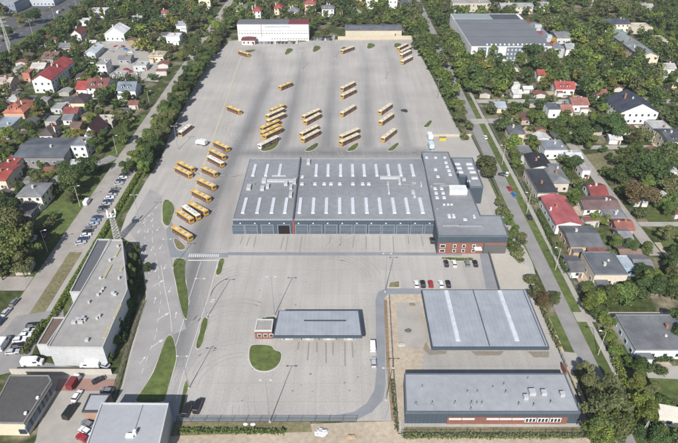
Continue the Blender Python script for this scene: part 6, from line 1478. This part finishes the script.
# clutter on the sandy plots
rr = random.Random(4)
for i, (px, py, s, c, l) in enumerate(((321.5, 432.8, 1.4, (.55, .56, .57), 'white sheet-covered heap at the end of the south strip'), (351, 437, .9, (.40, .29, .18), 'orange-brown heap of rubble on the sandy ground'), (401, 345, 1.0, (.4, .38, .34), 'pale sandbag pile on the gravel pad'), (408, 331, .9, (.12, .11, .1), 'dark scrap heap on the gravel pad'), (412, 305, .8, (.2, .16, .12), 'brown scrap heap at the top of the sandy plot'), (245.5, 424.5, .5, (.7, .7, .7), 'small white box on the south strip, left'), (253, 424.5, .5, (.7, .7, .7), 'small white box on the south strip, right'))):
    X, Y = P(px, py); bm = bmesh.new(); bmesh.ops.create_icosphere(bm, subdivisions=3, radius=s * .8)
    for v in bm.verts: k = 1 + rr.uniform(-.22, .22); v.co.x *= k * 1.4; v.co.y *= k; v.co.z *= k * .55
    me = bpy.data.meshes.new('heap'); bm.to_mesh(me); bm.free(); me.materials.append(cmat('heap', c)); o = bpy.data.objects.new('heap', me); COL.objects.link(o); o.location = (X, Y, .1); tag(o, l, 'heap')

hz = MB(); hz.box(0, 800, -1.5, 3400, 2400, 128)
hm = bpy.data.materials.new('pale_haze'); hm.use_nodes = True; hn = hm.node_tree; hn.nodes.remove(hn.nodes['Principled BSDF'])
pv = hn.nodes.new('ShaderNodeVolumePrincipled'); pv.inputs['Color'].default_value = (.85, .9, 1, 1); pv.inputs['Density'].default_value = .0001
hn.links.new(pv.outputs[0], hn.nodes['Material Output'].inputs['Volume'])
ho = hz.build('haze', hm); tag(ho, 'thin pale summer haze over the whole place', 'haze', None, 'stuff')
# ------------------------------------------------------------------ light and camera
AZ = math.atan2(4.15, 18.2); EL = math.radians(39.5)
w = bpy.data.worlds.new('World'); sc.world = w; w.use_nodes = True
nt = w.node_tree; sky = nt.nodes.new('ShaderNodeTexSky'); sky.sky_type = 'NISHITA'; sky.sun_disc = False; sky.sun_elevation = EL
sky.sun_rotation = PI + AZ; sky.air_density = 1.0; sky.dust_density = 1.2
nt.links.new(sky.outputs[0], nt.nodes['Background'].inputs['Color']); nt.nodes['Background'].inputs['Strength'].default_value = .085
sl_ = bpy.data.lights.new('sun', 'SUN'); sl_.energy = 5.0; sl_.angle = math.radians(.5); sl_.color = (1, .965, .92)
so = bpy.data.objects.new('sun', sl_); COL.objects.link(so)
from mathutils import Vector
d = Vector((math.sin(AZ) * math.cos(EL), math.cos(AZ) * math.cos(EL), -math.sin(EL)))
so.rotation_euler = d.to_track_quat('-Z', 'Y').to_euler(); so.location = (0, 0, 200)
cd = bpy.data.cameras.new('camera'); cam = bpy.data.objects.new('camera', cd); COL.objects.link(cam)
cam.location = (0, 0, H); cam.rotation_euler = (PI / 2 - PITCH, 0, 0); cd.sensor_width = 36; cd.lens = F / 678 * 36; cd.clip_end = 6000; cd.clip_start = 1
sc.camera = cam
sc.view_settings.view_transform = 'Standard'; sc.view_settings.look = 'None'; sc.view_settings.exposure = 0.32; sc.view_settings.gamma = 1; sc.view_settings.use_curve_mapping = False

for o_ in bpy.data.objects:
    if 'label' in o_.keys() and not 4 <= len(o_['label'].split()) <= 16: print('LABEL', o_.name, len(o_['label'].split()), o_['label'])
